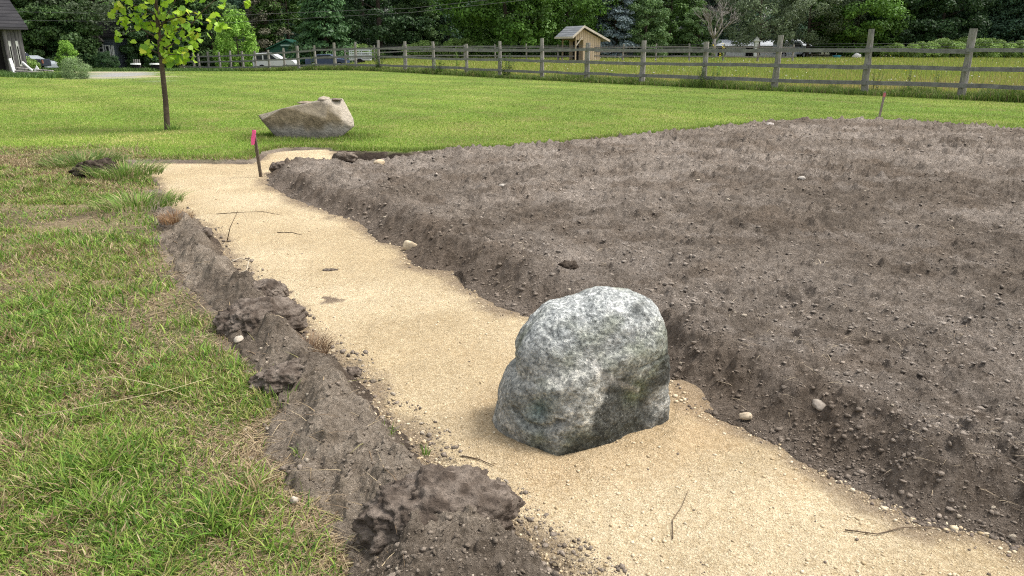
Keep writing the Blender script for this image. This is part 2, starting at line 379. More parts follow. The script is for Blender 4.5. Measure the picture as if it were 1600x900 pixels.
# ---------------------------------------------------------------- blades
def blades(name, x, y, z, h, w, lean, col, segs=2, seed=0, mat_=None, flat=0.):
    rn = np.random.RandomState(seed); n = len(x); az = rn.rand(n) * 2 * PI; fa = rn.rand(n) * 2 * PI
    dx = np.cos(az); dy = np.sin(az); wx = np.cos(fa) * w / 2; wy = np.sin(fa) * w / 2
    rows = []; cols = []
    for k in range(segs + 1):
        t = k / segs; hh = h * t * (1 - .35 * lean * t); off = h * lean * t * t
        cx = x + dx * off; cy_ = y + dy * off; cz = z - .006 + hh * (1 - flat)
        sh = .80 + .28 * t
        if k < segs:
            ww = (1 - t * .55)
            rows += [np.stack([cx - wx * ww, cy_ - wy * ww, cz], 1), np.stack([cx + wx * ww, cy_ + wy * ww, cz], 1)]; cols += [col, col]
        else: rows.append(np.stack([cx, cy_, cz], 1)); cols.append(col)
    nv = 2 * segs + 1; V = np.stack(rows, 1).reshape(-1, 3); Cc = np.stack(cols, 1).reshape(-1, 3)
    base = np.arange(n)[:, None] * nv; F = []; tot = []
    for k in range(segs - 1): F.append(base + np.array([2 * k, 2 * k + 1, 2 * k + 3, 2 * k + 2]))
    F.append(base + np.array([2 * segs - 2, 2 * segs - 1, 2 * segs]))
    Fl = np.concatenate(F, 1).ravel(); tot = np.tile(np.array([4] * (segs - 1) + [3]), n)
    return raw_mesh(name, V, Fl, tot, False, Cc, mat_ or M_blade)
def pick(rn, n, palette, wts):
    p = np.array(palette); i = rn.choice(len(p), n, p=np.array(wts) / sum(wts)); return p[i] * (1 + .35 * (rn.rand(n, 1) - .5)) 
def scatter(rn, n, t0, t1, y0, y1, pw):
    u = rn.rand(n); a = y0 ** -pw; b = y1 ** -pw; y = (a + (b - a) * u) ** (-1 / pw)
    t = t0 + (t1 - t0) * rn.rand(n); return t * (y + .3), y
rn = np.random.RandomState(3)
# rough near turf
x, y = scatter(rn, 1100000, -1.0, .25, 1.0, 12.9, .8)
x2, y2 = scatter(rn, 420000, -1.0, -.2, 7.5, 14, .5); x = np.concatenate([x, x2]); y = np.concatenate([y, y2])
nm = near_mix(x, y); dr = rdist(x, y); ds = sdist(x, y, SAND)
tuft = ss(-.25, .45, fbm(x, y, 5, 3, 121))
cv = np.minimum(1, cover(x, y) * 1.15 + .08) * (.55 + .45 * tuft)
cv = np.where(dr > -.02, .0, cv); cv = np.where((ds > -.03) | (sdist(x, y, BED) > -.1), 0, cv) * ss(-.0, -.16, dr)
k = (rn.rand(len(x)) < cv) & (rn.rand(len(x)) < nm); x, y, tuft = x[k], y[k], tuft[k]; n = len(x)
gm = ss(-.3, .35, fbm(x, y, 1.4, 4, 122) + .15 * (rn.rand(n) - .5)); dry = ss(.05, .5, fbm(x, y, 2.2, 4, 123))
green = pick(rn, n, [(.13, .24, .03), (.20, .33, .045), (.075, .16, .025), (.30, .39, .08)], [4, 4, 3, 2])
yel = pick(rn, n, [(.30, .32, .09), (.36, .31, .14), (.22, .24, .06)], [3, 2, 3])
straw = pick(rn, n, [(.46, .37, .22), (.34, .25, .14), (.20, .13, .075)], [3, 3, 2])
u = rn.rand(n); c = np.where((u < .15 + .32 * (1 - gm))[:, None], yel, green); c = np.where((rn.rand(n) < .12 + .5 * dry + .35 * ss(7.5, 10, y))[:, None], straw, c)
h = (.025 + .07 * rn.rand(n) ** 2) * (.65 + .55 * tuft) * (.75 + .45 * gm); w = (.0034 + .0048 * rn.rand(n) ** 1.5) * (1 + .08 * y)
tag(link('rough_grass', blades('rough_grass', x, y, z_lawn(x, y), h, w, .25 + .9 * rn.rand(n), c, 3, 1)), 'long mixed green and dry grass in the lower left', 'grass', kind='stuff')
# straw lying on the bare parts and soil edge
x, y = scatter(rn, 190000, -1.0, .1, 1.0, 13.2, .75)
nm = near_mix(x, y); dr = rdist(x, y); ds = sdist(x, y, SAND); cv = 1 - cover(x, y)
pr = np.where(dr > -.03, .035 * ss(.3, .0, dr), .30 + .5 * cv) * np.where(x > -.35, .1, 1); k = (rn.rand(len(x)) < pr * nm) & (ds < -.02) & (sdist(x, y, BED) < -.1); x, y = x[k], y[k]; n = len(x)
zz = np.where(rdist(x, y) > 0, z_soil(x, y, sdist(x, y, BED), rdist(x, y)), z_lawn(x, y)) + .006
c = pick(rn, n, [(.50, .40, .25), (.36, .27, .16), (.20, .14, .085), (.28, .26, .10)], [3, 3, 3, 1])
tag(link('dry_straw', blades('dry_straw', x, y, zz, .03 + .09 * rn.rand(n), (.0025 + .002 * rn.rand(n)) * (1 + .1 * y), 1.2 + rn.rand(n), c, 2, 2, flat=.72)), 'dry straw lying over the bare turf', 'straw', kind='stuff')
# mown lawn
x, y = scatter(rn, 1300000, -1.15, 1.1, 7.0, 78, .6)
nm = near_mix(x, y); dp = udist(x, y)
k = (rn.rand(len(x)) > nm) & (dp < -.05 + .05 * fbm(x, y, 5, 2, 131)) & (beyond(x, y) < .35) & (drive(x, y) < .3); x, y, dp = x[k], y[k], dp[k]; n = len(x)
g1 = ss(-.5, .5, fbm(x, y, .35, 4, 111)); g2 = ss(.0, .6, fbm(x, y, 1.7, 4, 112))
c = pick(rn, n, [(.175, .29, .035), (.235, .355, .05), (.12, .21, .03), (.31, .38, .08)], [4, 4, 2, 2])
ye = pick(rn, n, [(.42, .40, .15), (.34, .36, .10), (.46, .37, .19)], [3, 4, 1]) * (.8 + .4 * g1)[:, None]; c = np.where((rn.rand(n) < .13 + .42 * g2 + .30 * ss(.1, .5, fbm(x * .6, y * 2, .45, 3, 124)))[:, None], ye, c)
st = np.sin((x * .80 + y * .60) / 1.15 * PI); c = c * ((1 + .13 * st * ss(12, 20, y)) * (1 + .30 * fbm(x, y, .22, 4, 119) + .18 * fbm(x, y, 1.1, 3, 120)))[:, None]
edge = ss(-.55, -.08, dp); rk = ss(1.6, .9, np.hypot((x + 3.72) / 1.0, (y - 13.6) / .7))
lush = np.clip(edge + rk, 0, 1); c = c * (1 - .35 * lush[:, None]) * np.array([1 - 0, 1, 1])
h = (.022 + .022 * rn.rand(n)) * (1 + 1.1 * lush) * (1 + .008 * y); w = (.004 + .003 * rn.rand(n)) * (1 + .085 * y)
tag(link('lawn_grass', blades('lawn_grass', x, y, z_lawn(x, y), h, w, .2 + .7 * rn.rand(n), c, 1, 3)), 'short mown lawn grass with faint mowing stripes', 'grass', kind='stuff')
# strip of unmown grass under the fence
s = rn.rand(70000) ** .8; yy = 88 - s * 69; off = (rn.rand(len(s)) - .42) * 1.5
off = np.clip(off, -.75, 2)
xx = fence_x(yy) + off; n = len(s); tall = ss(-.4, .5, fbm(xx, yy, .7, 3, 141))
c = pick(rn, n, [(.13, .21, .035), (.19, .26, .055), (.08, .14, .03), (.30, .28, .12), (.22, .18, .10)], [4, 4, 3, 1.6, 1])
tag(link('fence_grass', blades('fence_grass', xx, yy, zt(xx, yy), (.18 + .32 * rn.rand(n)) * (.6 + .7 * tall) * np.where(off < 0, .85, 1.), (.010 + .012 * rn.rand(n)) * (1 + .02 * yy), .2 + .5 * rn.rand(n), c, 2, 4)), 'tall unmown grass and weeds along the rail fence', 'grass', kind='stuff')
n = 9000; u = rn.rand(n); xx = -33 + 7.6 * u; yy = 48.5 - 4.2 * u + rn.normal(size=n) * .6; c = pick(rn, n, [(.08, .15, .03), (.12, .20, .05), (.05, .10, .025)], [3, 3, 2])
tag(link('weed_strip', blades('weed_strip', xx, yy, zt(xx, yy), .12 + .30 * rn.rand(n) * (.4 + vn(xx * 1.5, yy * 1.5, 3)), .03 + .03 * rn.rand(n), .3 + .5 * rn.rand(n), c, 2, 14)), 'overgrown weeds at the foot of the old barn', 'weeds', kind='stuff')
n = 26000; xx = -50 + 24 * rn.rand(n); yy = 72 + 16 * rn.rand(n); c = pick(rn, n, [(.06, .11, .025), (.10, .17, .04)], [3, 2])
tag(link('verge_weeds', blades('verge_weeds', xx, yy, zt(xx, yy), .15 + .45 * rn.rand(n) * vn(xx * .6, yy * .6, 3), .06 + .05 * rn.rand(n), .3 + .5 * rn.rand(n), c, 2, 15)), 'low dark weeds before the blue grey house', 'weeds', kind='stuff')
# meadow
n = 260000; yy = 20 + 76 * rn.rand(n) ** 1.2; t = -.45 + 1.4 * rn.rand(n); xx = t * yy
k = (xx - fence_x(yy)) > .7; xx, yy = xx[k], yy[k]; n = len(xx)
dry = ss(-.1, .5, fbm(xx, yy, .12, 3, 117)) * ss(60, 30, yy)
c = pick(rn, n, [(.23, .30, .05), (.28, .33, .07), (.18, .25, .04)], [4, 3, 2]); st = pick(rn, n, [(.36, .29, .12), (.30, .25, .10)], [1, 1]); c = np.where((rn.rand(n) < .12 + .6 * dry)[:, None], st, c)
tag(link('meadow_grass', blades('meadow_grass', xx, yy, zt(xx, yy), (.16 + .22 * rn.rand(n)) * (1 - .3 * ss(40, 80, yy)), .012 * (1 + .045 * yy) * (.6 + .6 * rn.rand(n)), .2 + .4 * rn.rand(n), c, 1, 5)), 'yellow green hay meadow beyond the rail fence', 'meadow', kind='stuff')
# meadow flowers
def blobs(name, P, r, col, m, sub=0, squash=.8, seed=0, jit=.35):
    """many little displaced icosahedra in one mesh"""
    import bmesh
    bm = bmesh.new(); bmesh.ops.create_icosphere(bm, subdivisions=sub + 1, radius=1); bv = np.array([v.co[:] for v in bm.verts]); bf = np.array([[v.index for v in f.verts] for f in bm.faces]); bm.free()
    rn_ = np.random.RandomState(seed); n = len(P); nv = len(bv)
    S = r[:, None] * (.5 + 1.0 * rn_.rand(n, 3)); S[:, 2] *= squash
    an = rn_.rand(n) * 2 * PI; c, s = np.cos(an), np.sin(an)
    V = bv[None] * (1 + jit * (rn_.rand(n, nv, 1) - .5)) * S[:, None, :]
    V = np.stack([V[..., 0] * c[:, None] - V[..., 1] * s[:, None], V[..., 0] * s[:, None] + V[..., 1] * c[:, None], V[..., 2]], -1) + P[:, None, :]
    F = (np.arange(n) * nv)[:, None, None] + bf[None]
    return raw_mesh(name, V.reshape(-1, 3), F, 3, sub > 0, np.repeat(col, nv, 0), m)
n = 700; yy = 22 + 60 * rn.rand(n); xx = (.02 + .85 * rn.rand(n)) * yy; k = (xx - fence_x(yy) > .8) & (fbm(xx, yy, .15, 2, 151) > -.15); xx, yy = xx[k], yy[k]; n = len(xx)
P = np.stack([xx, yy, zt(xx, yy) + .30 + .25 * rn.rand(n)], 1); c = np.where((rn.rand(n) < .75)[:, None], [[.75, .75, .68]], [[.7, .55, .05]])
tag(link('wildflowers', blobs('wildflowers', P, .02 + .02 * rn.rand(n), c, M_stone, 0, .4, 5)), 'white and yellow wildflower heads in the meadow', 'flowers', kind='stuff')

# ---------------------------------------------------------------- clods and pebbles
def soil_z(x, y): return z_soil(x, y, sdist(x, y, BED), rdist(x, y))
x, y = scatter(rn, 330000, -.6, 1.15, 1.2, 17, .7)
db = sdist(x, y, BED); ds = np.abs(sdist(x, y, SAND))
pr = .25 + .15 * ss(.45, .05, ds) + .3 * (fbm(x, y, 2, 3, 161) > .15); k = (db > -.03) & (rn.rand(len(x)) < pr); x, y, ds = x[k], y[k], ds[k]; n = len(x)
r = (.0021 + .010 * rn.rand(n) ** 9 + .003 * ss(.2, .0, ds) * rn.rand(n) ** 4) * (.7 + .13 * y)
c = soil_col(x, y, ds) * (.85 + .5 * rn.rand(n, 1)); c = np.where((rn.rand(n) < .02)[:, None], [[.42, .36, .28]], c)
tag(link('soil_crumbs', blobs('soil_crumbs', np.stack([x, y, soil_z(x, y) + r * .15], 1), r, c, M_clod, 0, .6, 6, .75)), 'crumbs of dark soil over the tilled bed', 'soil crumbs', kind='stuff')
x, y = scatter(rn, 90000, -.95, .3, 1.2, 11, .9)
dr = rdist(x, y); ds = np.abs(sdist(x, y, SAND)); k = (dr > -.12) & (rn.rand(len(x)) < .35 + .5 * ss(.2, 0, ds)); x, y, dr = x[k], y[k], dr[k]; n = len(x)
r = (.0020 + .010 * rn.rand(n) ** 9) * (.8 + .12 * y); c = cmix((.16, .13, .10), (.30, .25, .20), rn.rand(n)); c = np.where((rn.rand(n) < .05)[:, None], [[.42, .36, .28]], c)
zz = np.where(dr > 0, soil_z(x, y), np.maximum(z_lawn(x, y), soil_z(x, y)))
tag(link('ridge_crumbs', blobs('ridge_crumbs', np.stack([x, y, zz + r * .1], 1), r, c, M_clod, 0, .7, 7, .75)), 'crumbs of dry soil over the ridge beside the sand', 'soil crumbs', kind='stuff')
x, y = scatter(rn, 90000, -.6, 1.0, 1.2, 12, .8)
d = sdist(x, y, SAND); k = (d > -.04) & (rn.rand(len(x)) < .18 + .75 * ss(.14, .0, d)); x, y, d = x[k], y[k], d[k]; n = len(x)
r = (.0016 + .0065 * rn.rand(n) ** 5 + .006 * ss(.10, 0, d) * rn.rand(n) ** 2) * (.8 + .14 * y) * .85
dark = rn.rand(n) < .05 + .35 * ss(.08, -.02, d)
c = cmix((.42, .32, .19), (.62, .53, .38), rn.rand(n)); c = np.where(dark[:, None], cmix((.11, .085, .065), (.2, .16, .13), rn.rand(n)), c)
tag(link('sand_gravel', blobs('sand_gravel', np.stack([x, y, z_sand(x, y) + r * .2], 1), r, c, M_stone, 0, .7, 8)), 'grit and small gravel on the sand path', 'gravel', kind='stuff')
# sprigs of straw and roots on the bed
x, y = scatter(rn, 9000, -.3, 1.15, 1.4, 15, .8); k = (sdist(x, y, BED) > .1) & (fbm(x, y, 1.3, 3, 165) > .05); x, y = x[k], y[k]; n = len(x)
c = pick(rn, n, [(.40, .33, .23), (.26, .20, .14)], [1, 1])
tag(link('root_litter', blades('root_litter', x, y, soil_z(x, y) + .004, .025 + .05 * rn.rand(n), (.002 + .0015 * rn.rand(n)) * (1 + .15 * y), 1.1 + rn.rand(n), c, 2, 9, flat=.6)), 'pale bits of root and straw on the tilled soil', 'litter', kind='stuff')

# ---------------------------------------------------------------- big lumps
def lump(name, label, cat, loc, size, rz, colA, colB, m=None, seed=0, sub=5, f=2.2, amp=.30, ridge=.12, group=None, face=0):
    import bmesh
    bm = bmesh.new(); bmesh.ops.create_icosphere(bm, subdivisions=sub, radius=1)
    p = np.array([v.co[:] for v in bm.verts]); F = np.array([[v.index for v in f_.verts] for f_ in bm.faces]); bm.free()
    ps = p * np.array(size) / max(size) * 1.25
    n = fbm3(ps, f, 5, seed); r = 1 + amp * n - ridge * np.abs(fbm3(ps, f * 1.9, 3, seed + 9)) + (.13 * fbm3(ps, f * 4, 5, seed + 4) if sub > 4 else 0)
    if face:
        rr = random.Random(seed)
        for _ in range(face):
            a = Vector((rr.uniform(-1, 1), rr.uniform(-1, 1), rr.uniform(-.4, 1))).normalized(); h = rr.uniform(.6, .85); dd = p @ np.array(a[:]) * r
            r = np.where(dd > h, r * h / np.maximum(dd, 1e-6), r)
    q = p * r[:, None] * np.array(size)
    c = cmix(colA, colB, ss(-.4, .5, fbm3(ps, 5, 5, seed + 3)))
    o = link(name, raw_mesh(name, q, F, 3, True, c, m or M_clod), None, loc, (0, 0, rz)); return tag(o, label, cat, group)
DK = ((.085, .066, .052), (.22, .182, .148))
g_ = 'large dug clods along the left soil ridge'
lump('dirt_clod', 'largest dark crumbly clod at the bottom edge of the photo, beside the sand', 'clod', (-.24, 2.08, .12), (.27, .16, .125), .3, (.085, .066, .052), (.21, .172, .14), seed=1, sub=6, f=2.6, amp=.34, ridge=.06, group=g_)
lump('dirt_clod', 'rounded pale topped clod standing on the ridge halfway down the sand path', 'clod', (-1.42, 3.98, .08), (.24, .19, .13), .5, (.09, .07, .055), (.2, .165, .135), seed=2, sub=6, f=2.4, amp=.30, ridge=.05, group=g_)
lump('dirt_clod', 'flat dark clod below the rounded pale topped clod', 'clod', (-1.02, 3.20, .08), (.18, .12, .08), .45, *DK, seed=3, sub=6, f=2.4, amp=.30, ridge=.05, group=g_)
lump('dirt_clod', 'dark overhanging clod above the rounded pale topped clod', 'clod', (-1.56, 4.42, .09), (.16, .15, .09), 1.0, *DK, seed=4, sub=6, f=2.4, amp=.30, ridge=.05, group=g_)
lump('dirt_clod', 'small loose clod lying on the sand beside the ridge', 'clod', (-.80, 3.40, .02), (.055, .04, .028), .5, *DK, seed=5, sub=4, amp=.5, group=g_)
lump('dirt_clod', 'black turned over clod with grass at the far end of the left ridge', 'clod', (-5.15, 9.25, .12), (.26, .20, .15), .5, (.03, .023, .017), (.085, .066, .052), seed=6, sub=5, amp=.5, ridge=.3, group=g_)
lump('dirt_clod', 'small dark knob where the left ridge meets the sand near the thin reed', 'clod', (-2.55, 5.98, .11), (.08, .07, .06), .5, *DK, seed=7, sub=4, amp=.5, group=g_)
lump('dirt_clod', 'dark crumb patch of clod on the middle of the sand', 'clod', (-1.34, 5.28, .006), (.055, .022, .012), .1, *DK, seed=8, sub=4, amp=.6, group='clods on the sand and bed')
lump('dirt_clod', 'dark clod with a hollow on the bed rim above the grey boulder', 'clod', (.38, 4.85, .15), (.075, .06, .045), .1, (.035, .026, .02), (.10, .08, .062), seed=9, sub=4, amp=.6, group='clods on the sand and bed')
lump('dirt_clod', 'dark clod at the bed corner beside the pink flagged stake', 'clod', (-3.02, 9.75, .10), (.14, .10, .07), .1, *DK, seed=10, sub=4, amp=.6, group='clods on the sand and bed')
lump('dirt_clod', 'dark clod between the path end and the trench', 'clod', (-2.35, 10.55, .12), (.16, .11, .08), .1, *DK, seed=11, sub=4, amp=.6, group='clods on the sand and bed')
gs = 'loose stones around the bed'; SC = ((.34, .29, .23), (.50, .44, .36))
for lab, lx, ly, lz, sz, cs in [
    ('pale stone where the bed meets the far lawn', 5.16, 15.23, .08, (.17, .12, .11), ((.24, .21, .19), (.42, .38, .34))),
    ('cream stone on the sand edge of the bed, halfway along the path', -.83, 5.86, .04, (.06, .045, .055), ((.5, .4, .27), (.62, .53, .38))),
    ('round buff stone in the soil near the trench', -1.77, 9.95, .13, (.11, .07, .05), ((.45, .35, .22), (.6, .5, .36))),
    ('grey stone on the bed rim just right of the grey boulder', 1.08, 3.72, .17, (.06, .045, .04), ((.13, .11, .09), (.26, .22, .19))),
    ('flat grey stone on the slope of the bed', 1.30, 2.85, .12, (.045, .03, .022), ((.2, .17, .14), (.34, .3, .25))),
    ('pale flat stone on the top of the left ridge near the bottom clod', -.37, 2.29, .11, (.028, .016, .012), SC),
    ('pale stone behind the rounded pale topped clod', -1.45, 3.68, .09, (.04, .025, .015), SC),
    ('pale pebble pair member beside the weeds at the foot of the left ridge', -.75, 2.22, .075, (.017, .014, .012), SC),
    ('white stone lying far out on the tilled bed', 3.35, 8.6, .14, (.06, .04, .03), ((.34, .31, .27), (.46, .42, .36))),
    ('white stone lying on the near half of the tilled bed', -.1, 8.1, .14, (.06, .035, .02), ((.32, .29, .25), (.44, .4, .34))),
    ('buff stone below the slope beside the sand bulge', 1.02, 2.93, .03, (.03, .022, .018), ((.42, .34, .24), (.55, .46, .34)))]:
    lump('stone', lab, 'stone', (lx, ly, lz), sz, random.Random(lx).uniform(0, 3), *cs, m=M_stone, seed=int(lx * 10) % 50, sub=3, amp=.3, group=gs, face=4)

# ---------------------------------------------------------------- the grey boulder
def f_boulder(N, L, b):
    co = coords(N, L); a = N('ShaderNodeVertexColor', layer_name='Col').outputs[0]
    n1 = noise(N, L, co, 9, 8, .72); n2 = noise(N, L, co, 60, 5, .75); n3 = noise(N, L, co, 22, 6, .7); n4 = noise(N, L, co, 150, 3, .7)
    c = mixc(N, L, a, ramp(N, L, n3, [(.34, (.62, .63, .63)), (.5, (1, 1, .98)), (.68, (1.22, 1.2, 1.18))]), 1.0, 'MULTIPLY')
    c = mixc(N, L, c, ramp(N, L, n2, [(.36, (.5, .5, .5)), (.52, (1, 1, 1)), (.66, (1.45, 1.43, 1.38))]), 1.0, 'MULTIPLY')
    vo = N('ShaderNodeTexVoronoi', feature='F1'); vo.inputs['Scale'].default_value = 85; L(co, vo.inputs['Vector']); bw = N('ShaderNodeRGBToBW'); L(vo.outputs['Color'], bw.inputs[0])
    c = mixc(N, L, c, ramp(N, L, bw.outputs[0], [(.2, (.68, .69, .68)), (.5, (1, 1, 1)), (.8, (1.32, 1.3, 1.27))]), 1.0, 'MULTIPLY')
    c = mixc(N, L, c, (.45, .44, .42), ramp(N, L, n4, [(.60, (0, 0, 0)), (.70, (.7, .7, .7))]))
    c = mixc(N, L, c, (.02, .022, .02), ramp(N, L, n4, [(.28, (.75, .75, .75)), (.38, (0, 0, 0))]))
    L(c, b.inputs['Base Color'])
    m = N('ShaderNodeMath', operation='MULTIPLY_ADD'); m.inputs[1].default_value = .35; L(n2, m.inputs[0]); L(n3, m.inputs[2]); bump(N, L, b, m.outputs[0], .022, 1)
M_boulder = mat('granite', f_boulder, .85, .25)
SIL = [(0.4, 0.61), (0.48, 0.6), (0.55, 0.58), (0.6, 0.55), (0.63, 0.5), (0.65, 0.44), (0.655, 0.36), (0.67, 0.24), (0.68, 0.13), (0.69, 0.06), (0.695, 0.0), (0.69, -0.06), (0.64, -0.14), (0.50, -0.15), (0.37, -0.14), (0.3, -0.16), (0.22, -0.18), (0.17, -0.19), (0.12, -0.18), (0.06, -0.16), (0.01, -0.14), (-0.04, -0.12), (-0.08, -0.08), (-0.09, -0.03), (-0.09, 0.03), (-0.07, 0.09), (-0.06, 0.16), (-0.04, 0.22), (-0.02, 0.25), (0.01, 0.27), (0.01, 0.33), (0.01, 0.37), (0.03, 0.41), (0.07, 0.47), (0.11, 0.51), (0.16, 0.55), (0.22, 0.56), (0.29, 0.58), (0.33, 0.6)]
def boulder():
    import bmesh
    cx, cz = .30, .20
    S = np.array(SIL); an = np.arctan2(S[:, 1] - cz, S[:, 0] - cx); rr = np.hypot(S[:, 0] - cx, S[:, 1] - cz); o_ = np.argsort(an); an, rr = an[o_], rr[o_]
    bm = bmesh.new(); bmesh.ops.create_icosphere(bm, subdivisions=7, radius=1)
    p = np.array([v.co[:] for v in bm.verts]); F = np.array([[v.index for v in f_.verts] for f_ in bm.faces]); bm.free()
    rho = np.hypot(p[:, 0], p[:, 2]); th = np.arctan2(p[:, 2], p[:, 0])
    # soften the outline inwards so the trace only rules the rim
    Rr = np.interp(th, np.concatenate([an - 2 * PI, an, an + 2 * PI]), np.tile(rr, 3))
    Rs = np.mean([np.interp(th + dd, np.concatenate([an - 2 * PI, an, an + 2 * PI]), np.tile(rr, 3)) for dd in np.linspace(-.5, .5, 9)], 0)
    Rm = Rs + (Rr - Rs) * rho ** 3
    ra = rho ** .92
    X = Rm * ra * np.cos(th); Z = Rm * ra * np.sin(th)
    dep = np.where(p[:, 1] < 0, .27, .25) * np.sign(p[:, 1]) * np.abs(p[:, 1]) ** .80
    u = np.abs(p[:, 1]); wedge = np.interp(X, [-.42, -.15, -.06, .40], [-.13, -.34, -.31, .0]) * u ** .5   # the base is a wedge with its corner forward
    wl = ss(.30, -.12, Z) * .72 * (p[:, 1] < 0); dep = dep * (1 - wl) + wedge * wl
    # front face: a keel at lower left centre, a flat panel to the right
    fr = ss(.05, .75, -p[:, 1])
    q = np.stack([X, dep, Z], 1)
    bulge = .0 * np.exp(-(((X + .10) / .22) ** 2 + ((Z + .22) / .2) ** 2)); q[:, 1] -= bulge * fr
    q[:, 1] += fr * .02 * ss(.05, .35, X)
    # curved groove (the 'smile') low on the left
    gx, gz = X + .24, Z + .10
    dist = np.abs(np.hypot(gx - .02, gz - .10) - .10); arc = np.exp(-(dist / .012) ** 2) * (gz < .06) * fr
    q[:, 1] += .035 * arc; q[:, 1] += fr * .05 * np.exp(-(((X + .20) / .07) ** 2 + ((Z + .03) / .07) ** 2))
    # diagonal ledge dividing the pale crown and the face
    led = ss(-.02, .02, (Z - .12 - .35 * (X + .1)) + .03 * fbm3(q, 8, 3, 5)); q[:, 1] += fr * .032 * led
    crack = np.exp(-((Z - .145 + .10 * np.abs(X - .32)) / .006) ** 2) * (X > .19) * fr; q[:, 1] += .015 * crack
    nrm = q / np.linalg.norm(q, axis=1)[:, None]
    q = q + nrm * (.022 * fbm3(q, 4.5, 4, 3) + .012 * fbm3(q, 14, 4, 4) - .010 * np.abs(fbm3(q, 9, 3, 6)) + .005 * fbm3(q, 40, 3, 8))[:, None]
    c = cmix((.27, .27, .24), (.42, .415, .38), ss(-.4, .4, fbm3(q, 5, 4, 11)))
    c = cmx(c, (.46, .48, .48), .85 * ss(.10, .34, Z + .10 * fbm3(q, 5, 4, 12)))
    c = cmx(c, (.35, .36, .355), .55 * ss(.05, .35, fbm3(q, 4, 4, 13)))
    c = cmx(c, (.14, .155, .085), .6 * ss(.05, .4, fbm3(q, 4, 4, 14)))
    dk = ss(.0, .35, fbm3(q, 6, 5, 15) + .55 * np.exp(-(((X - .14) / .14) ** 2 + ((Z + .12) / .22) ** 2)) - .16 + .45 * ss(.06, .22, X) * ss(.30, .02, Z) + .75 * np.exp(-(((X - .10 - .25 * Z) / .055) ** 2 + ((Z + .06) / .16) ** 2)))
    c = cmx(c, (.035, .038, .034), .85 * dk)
    c = cmx(c, (.07, .15, .145), .65 * np.exp(-(((X + .20 - .4 * (Z + .0)) / .05) ** 2 + ((Z + .02) / .07) ** 2)))
    c = cmx(c, (.42, .50, .22), .9 * ss(.05, .25, fbm3(q, 22, 3, 17)) * np.exp(-(((X - .205) / .03) ** 2 + ((Z - .20) / .045) ** 2)))
    c = cmx(c, (.15, .18, .09), .7 * np.exp(-(((X - .20) / .05) ** 2 + ((Z - .02) / .06) ** 2)))
    vein = np.exp(-((Z - .12 + .75 * (X - .08) + .03 * fbm3(q, 12, 3, 19)) / .018) ** 2) * (X > -.02) * (X < .22); c = cmx(c, (.48, .46, .43), .55 * vein)
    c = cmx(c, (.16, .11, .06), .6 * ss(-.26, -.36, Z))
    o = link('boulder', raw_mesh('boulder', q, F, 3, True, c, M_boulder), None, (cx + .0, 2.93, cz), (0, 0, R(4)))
    tag(o, 'large grey lichen mottled boulder standing on the sand path', 'boulder')
boulder()

# ---------------------------------------------------------------- the angular split rock on the lawn with its small stones
M_rock = m_vcol('split_rock', .9, .15, 14, .35, .04)
def hull_rock(name, pts, cols, sub, mat_, loc, amp, seed, label, cat, rz=0, group=None):
    import bmesh
    bm = bmesh.new()
    for p in pts: bm.verts.new(p)
    bmesh.ops.convex_hull(bm, input=list(bm.verts)); bmesh.ops.delete(bm, geom=[v for v in bm.verts if not v.link_faces], context='VERTS')
    bmesh.ops.triangulate(bm, faces=list(bm.faces))
    for _ in range(sub): bmesh.ops.subdivide_edges(bm, edges=list(bm.edges), cuts=1, use_grid_fill=True)
    bmesh.ops.smooth_vert(bm, verts=list(bm.verts), factor=.35, use_axis_x=True, use_axis_y=True, use_axis_z=True)
    bmesh.ops.triangulate(bm, faces=list(bm.faces)); bm.normal_update()
    q = np.array([v.co[:] for v in bm.verts]); nn = np.array([v.normal[:] for v in bm.verts]); F = np.array([[v.index for v in f_.verts] for f_ in bm.faces]); bm.free()
    q = q + nn * (amp * fbm3(q, 4, 4, seed) - amp * .8 * np.abs(fbm3(q * np.array([1, 1, 3]), 5, 3, seed + 2)))[:, None]
    c = cols(q, nn); o = link(name, raw_mesh(name, q, F, 3, True, c, mat_), None, loc, (0, 0, rz)); return tag(o, label, cat, group)
def rc(q, nn):
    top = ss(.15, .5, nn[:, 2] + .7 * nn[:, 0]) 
    c = cmix((.085, .068, .040), (.15, .122, .075), ss(-.3, .3, fbm3(q, 6, 4, 2)))
    c = cmx(c, (.12, .115, .10), ss(.30, .1, q[:, 2] + .12 * fbm3(q, 4, 3, 7)))
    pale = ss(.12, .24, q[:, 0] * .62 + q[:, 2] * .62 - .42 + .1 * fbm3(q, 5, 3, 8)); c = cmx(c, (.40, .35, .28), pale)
    c = cmx(c, (.40, .36, .30), ss(.75, .9, nn[:, 2]) * .6)  # upper right and top facets painted paler, as if lit
    c = c * (.95 - .38 * ss(.35, -.3, nn[:, 2] + .5 * nn[:, 0]))[:, None]; c = cmx(c, (.05, .045, .035), .75 * ss(.16, .02, q[:, 2]) ); return c  # left and down-facing facets painted darker as shade; foot darkened too
P0 = [(-.93, .18, .37), (-.78, -.12, .30), (-.46, -.34, .02), (-.1, -.46, -.03), (.38, -.46, -.02), (.68, -.2, .03), (.86, .05, .18), (.84, .12, .30), (.62, .32, .66), (.40, .16, .67), (.12, .25, .62), (-.02, .02, .55), (.42, -.30, .33), (.52, .6, .5), (0, .6, .45), (-.5, .5, .35), (.5, .5, 0), (-.4, .4, 0), (-.35, -.05, .52)]
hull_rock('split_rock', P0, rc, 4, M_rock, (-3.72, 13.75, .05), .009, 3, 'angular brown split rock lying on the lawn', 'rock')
SC2 = ((.30, .25, .19), (.46, .40, .33)); g2 = 'small stones laid on the split rock'
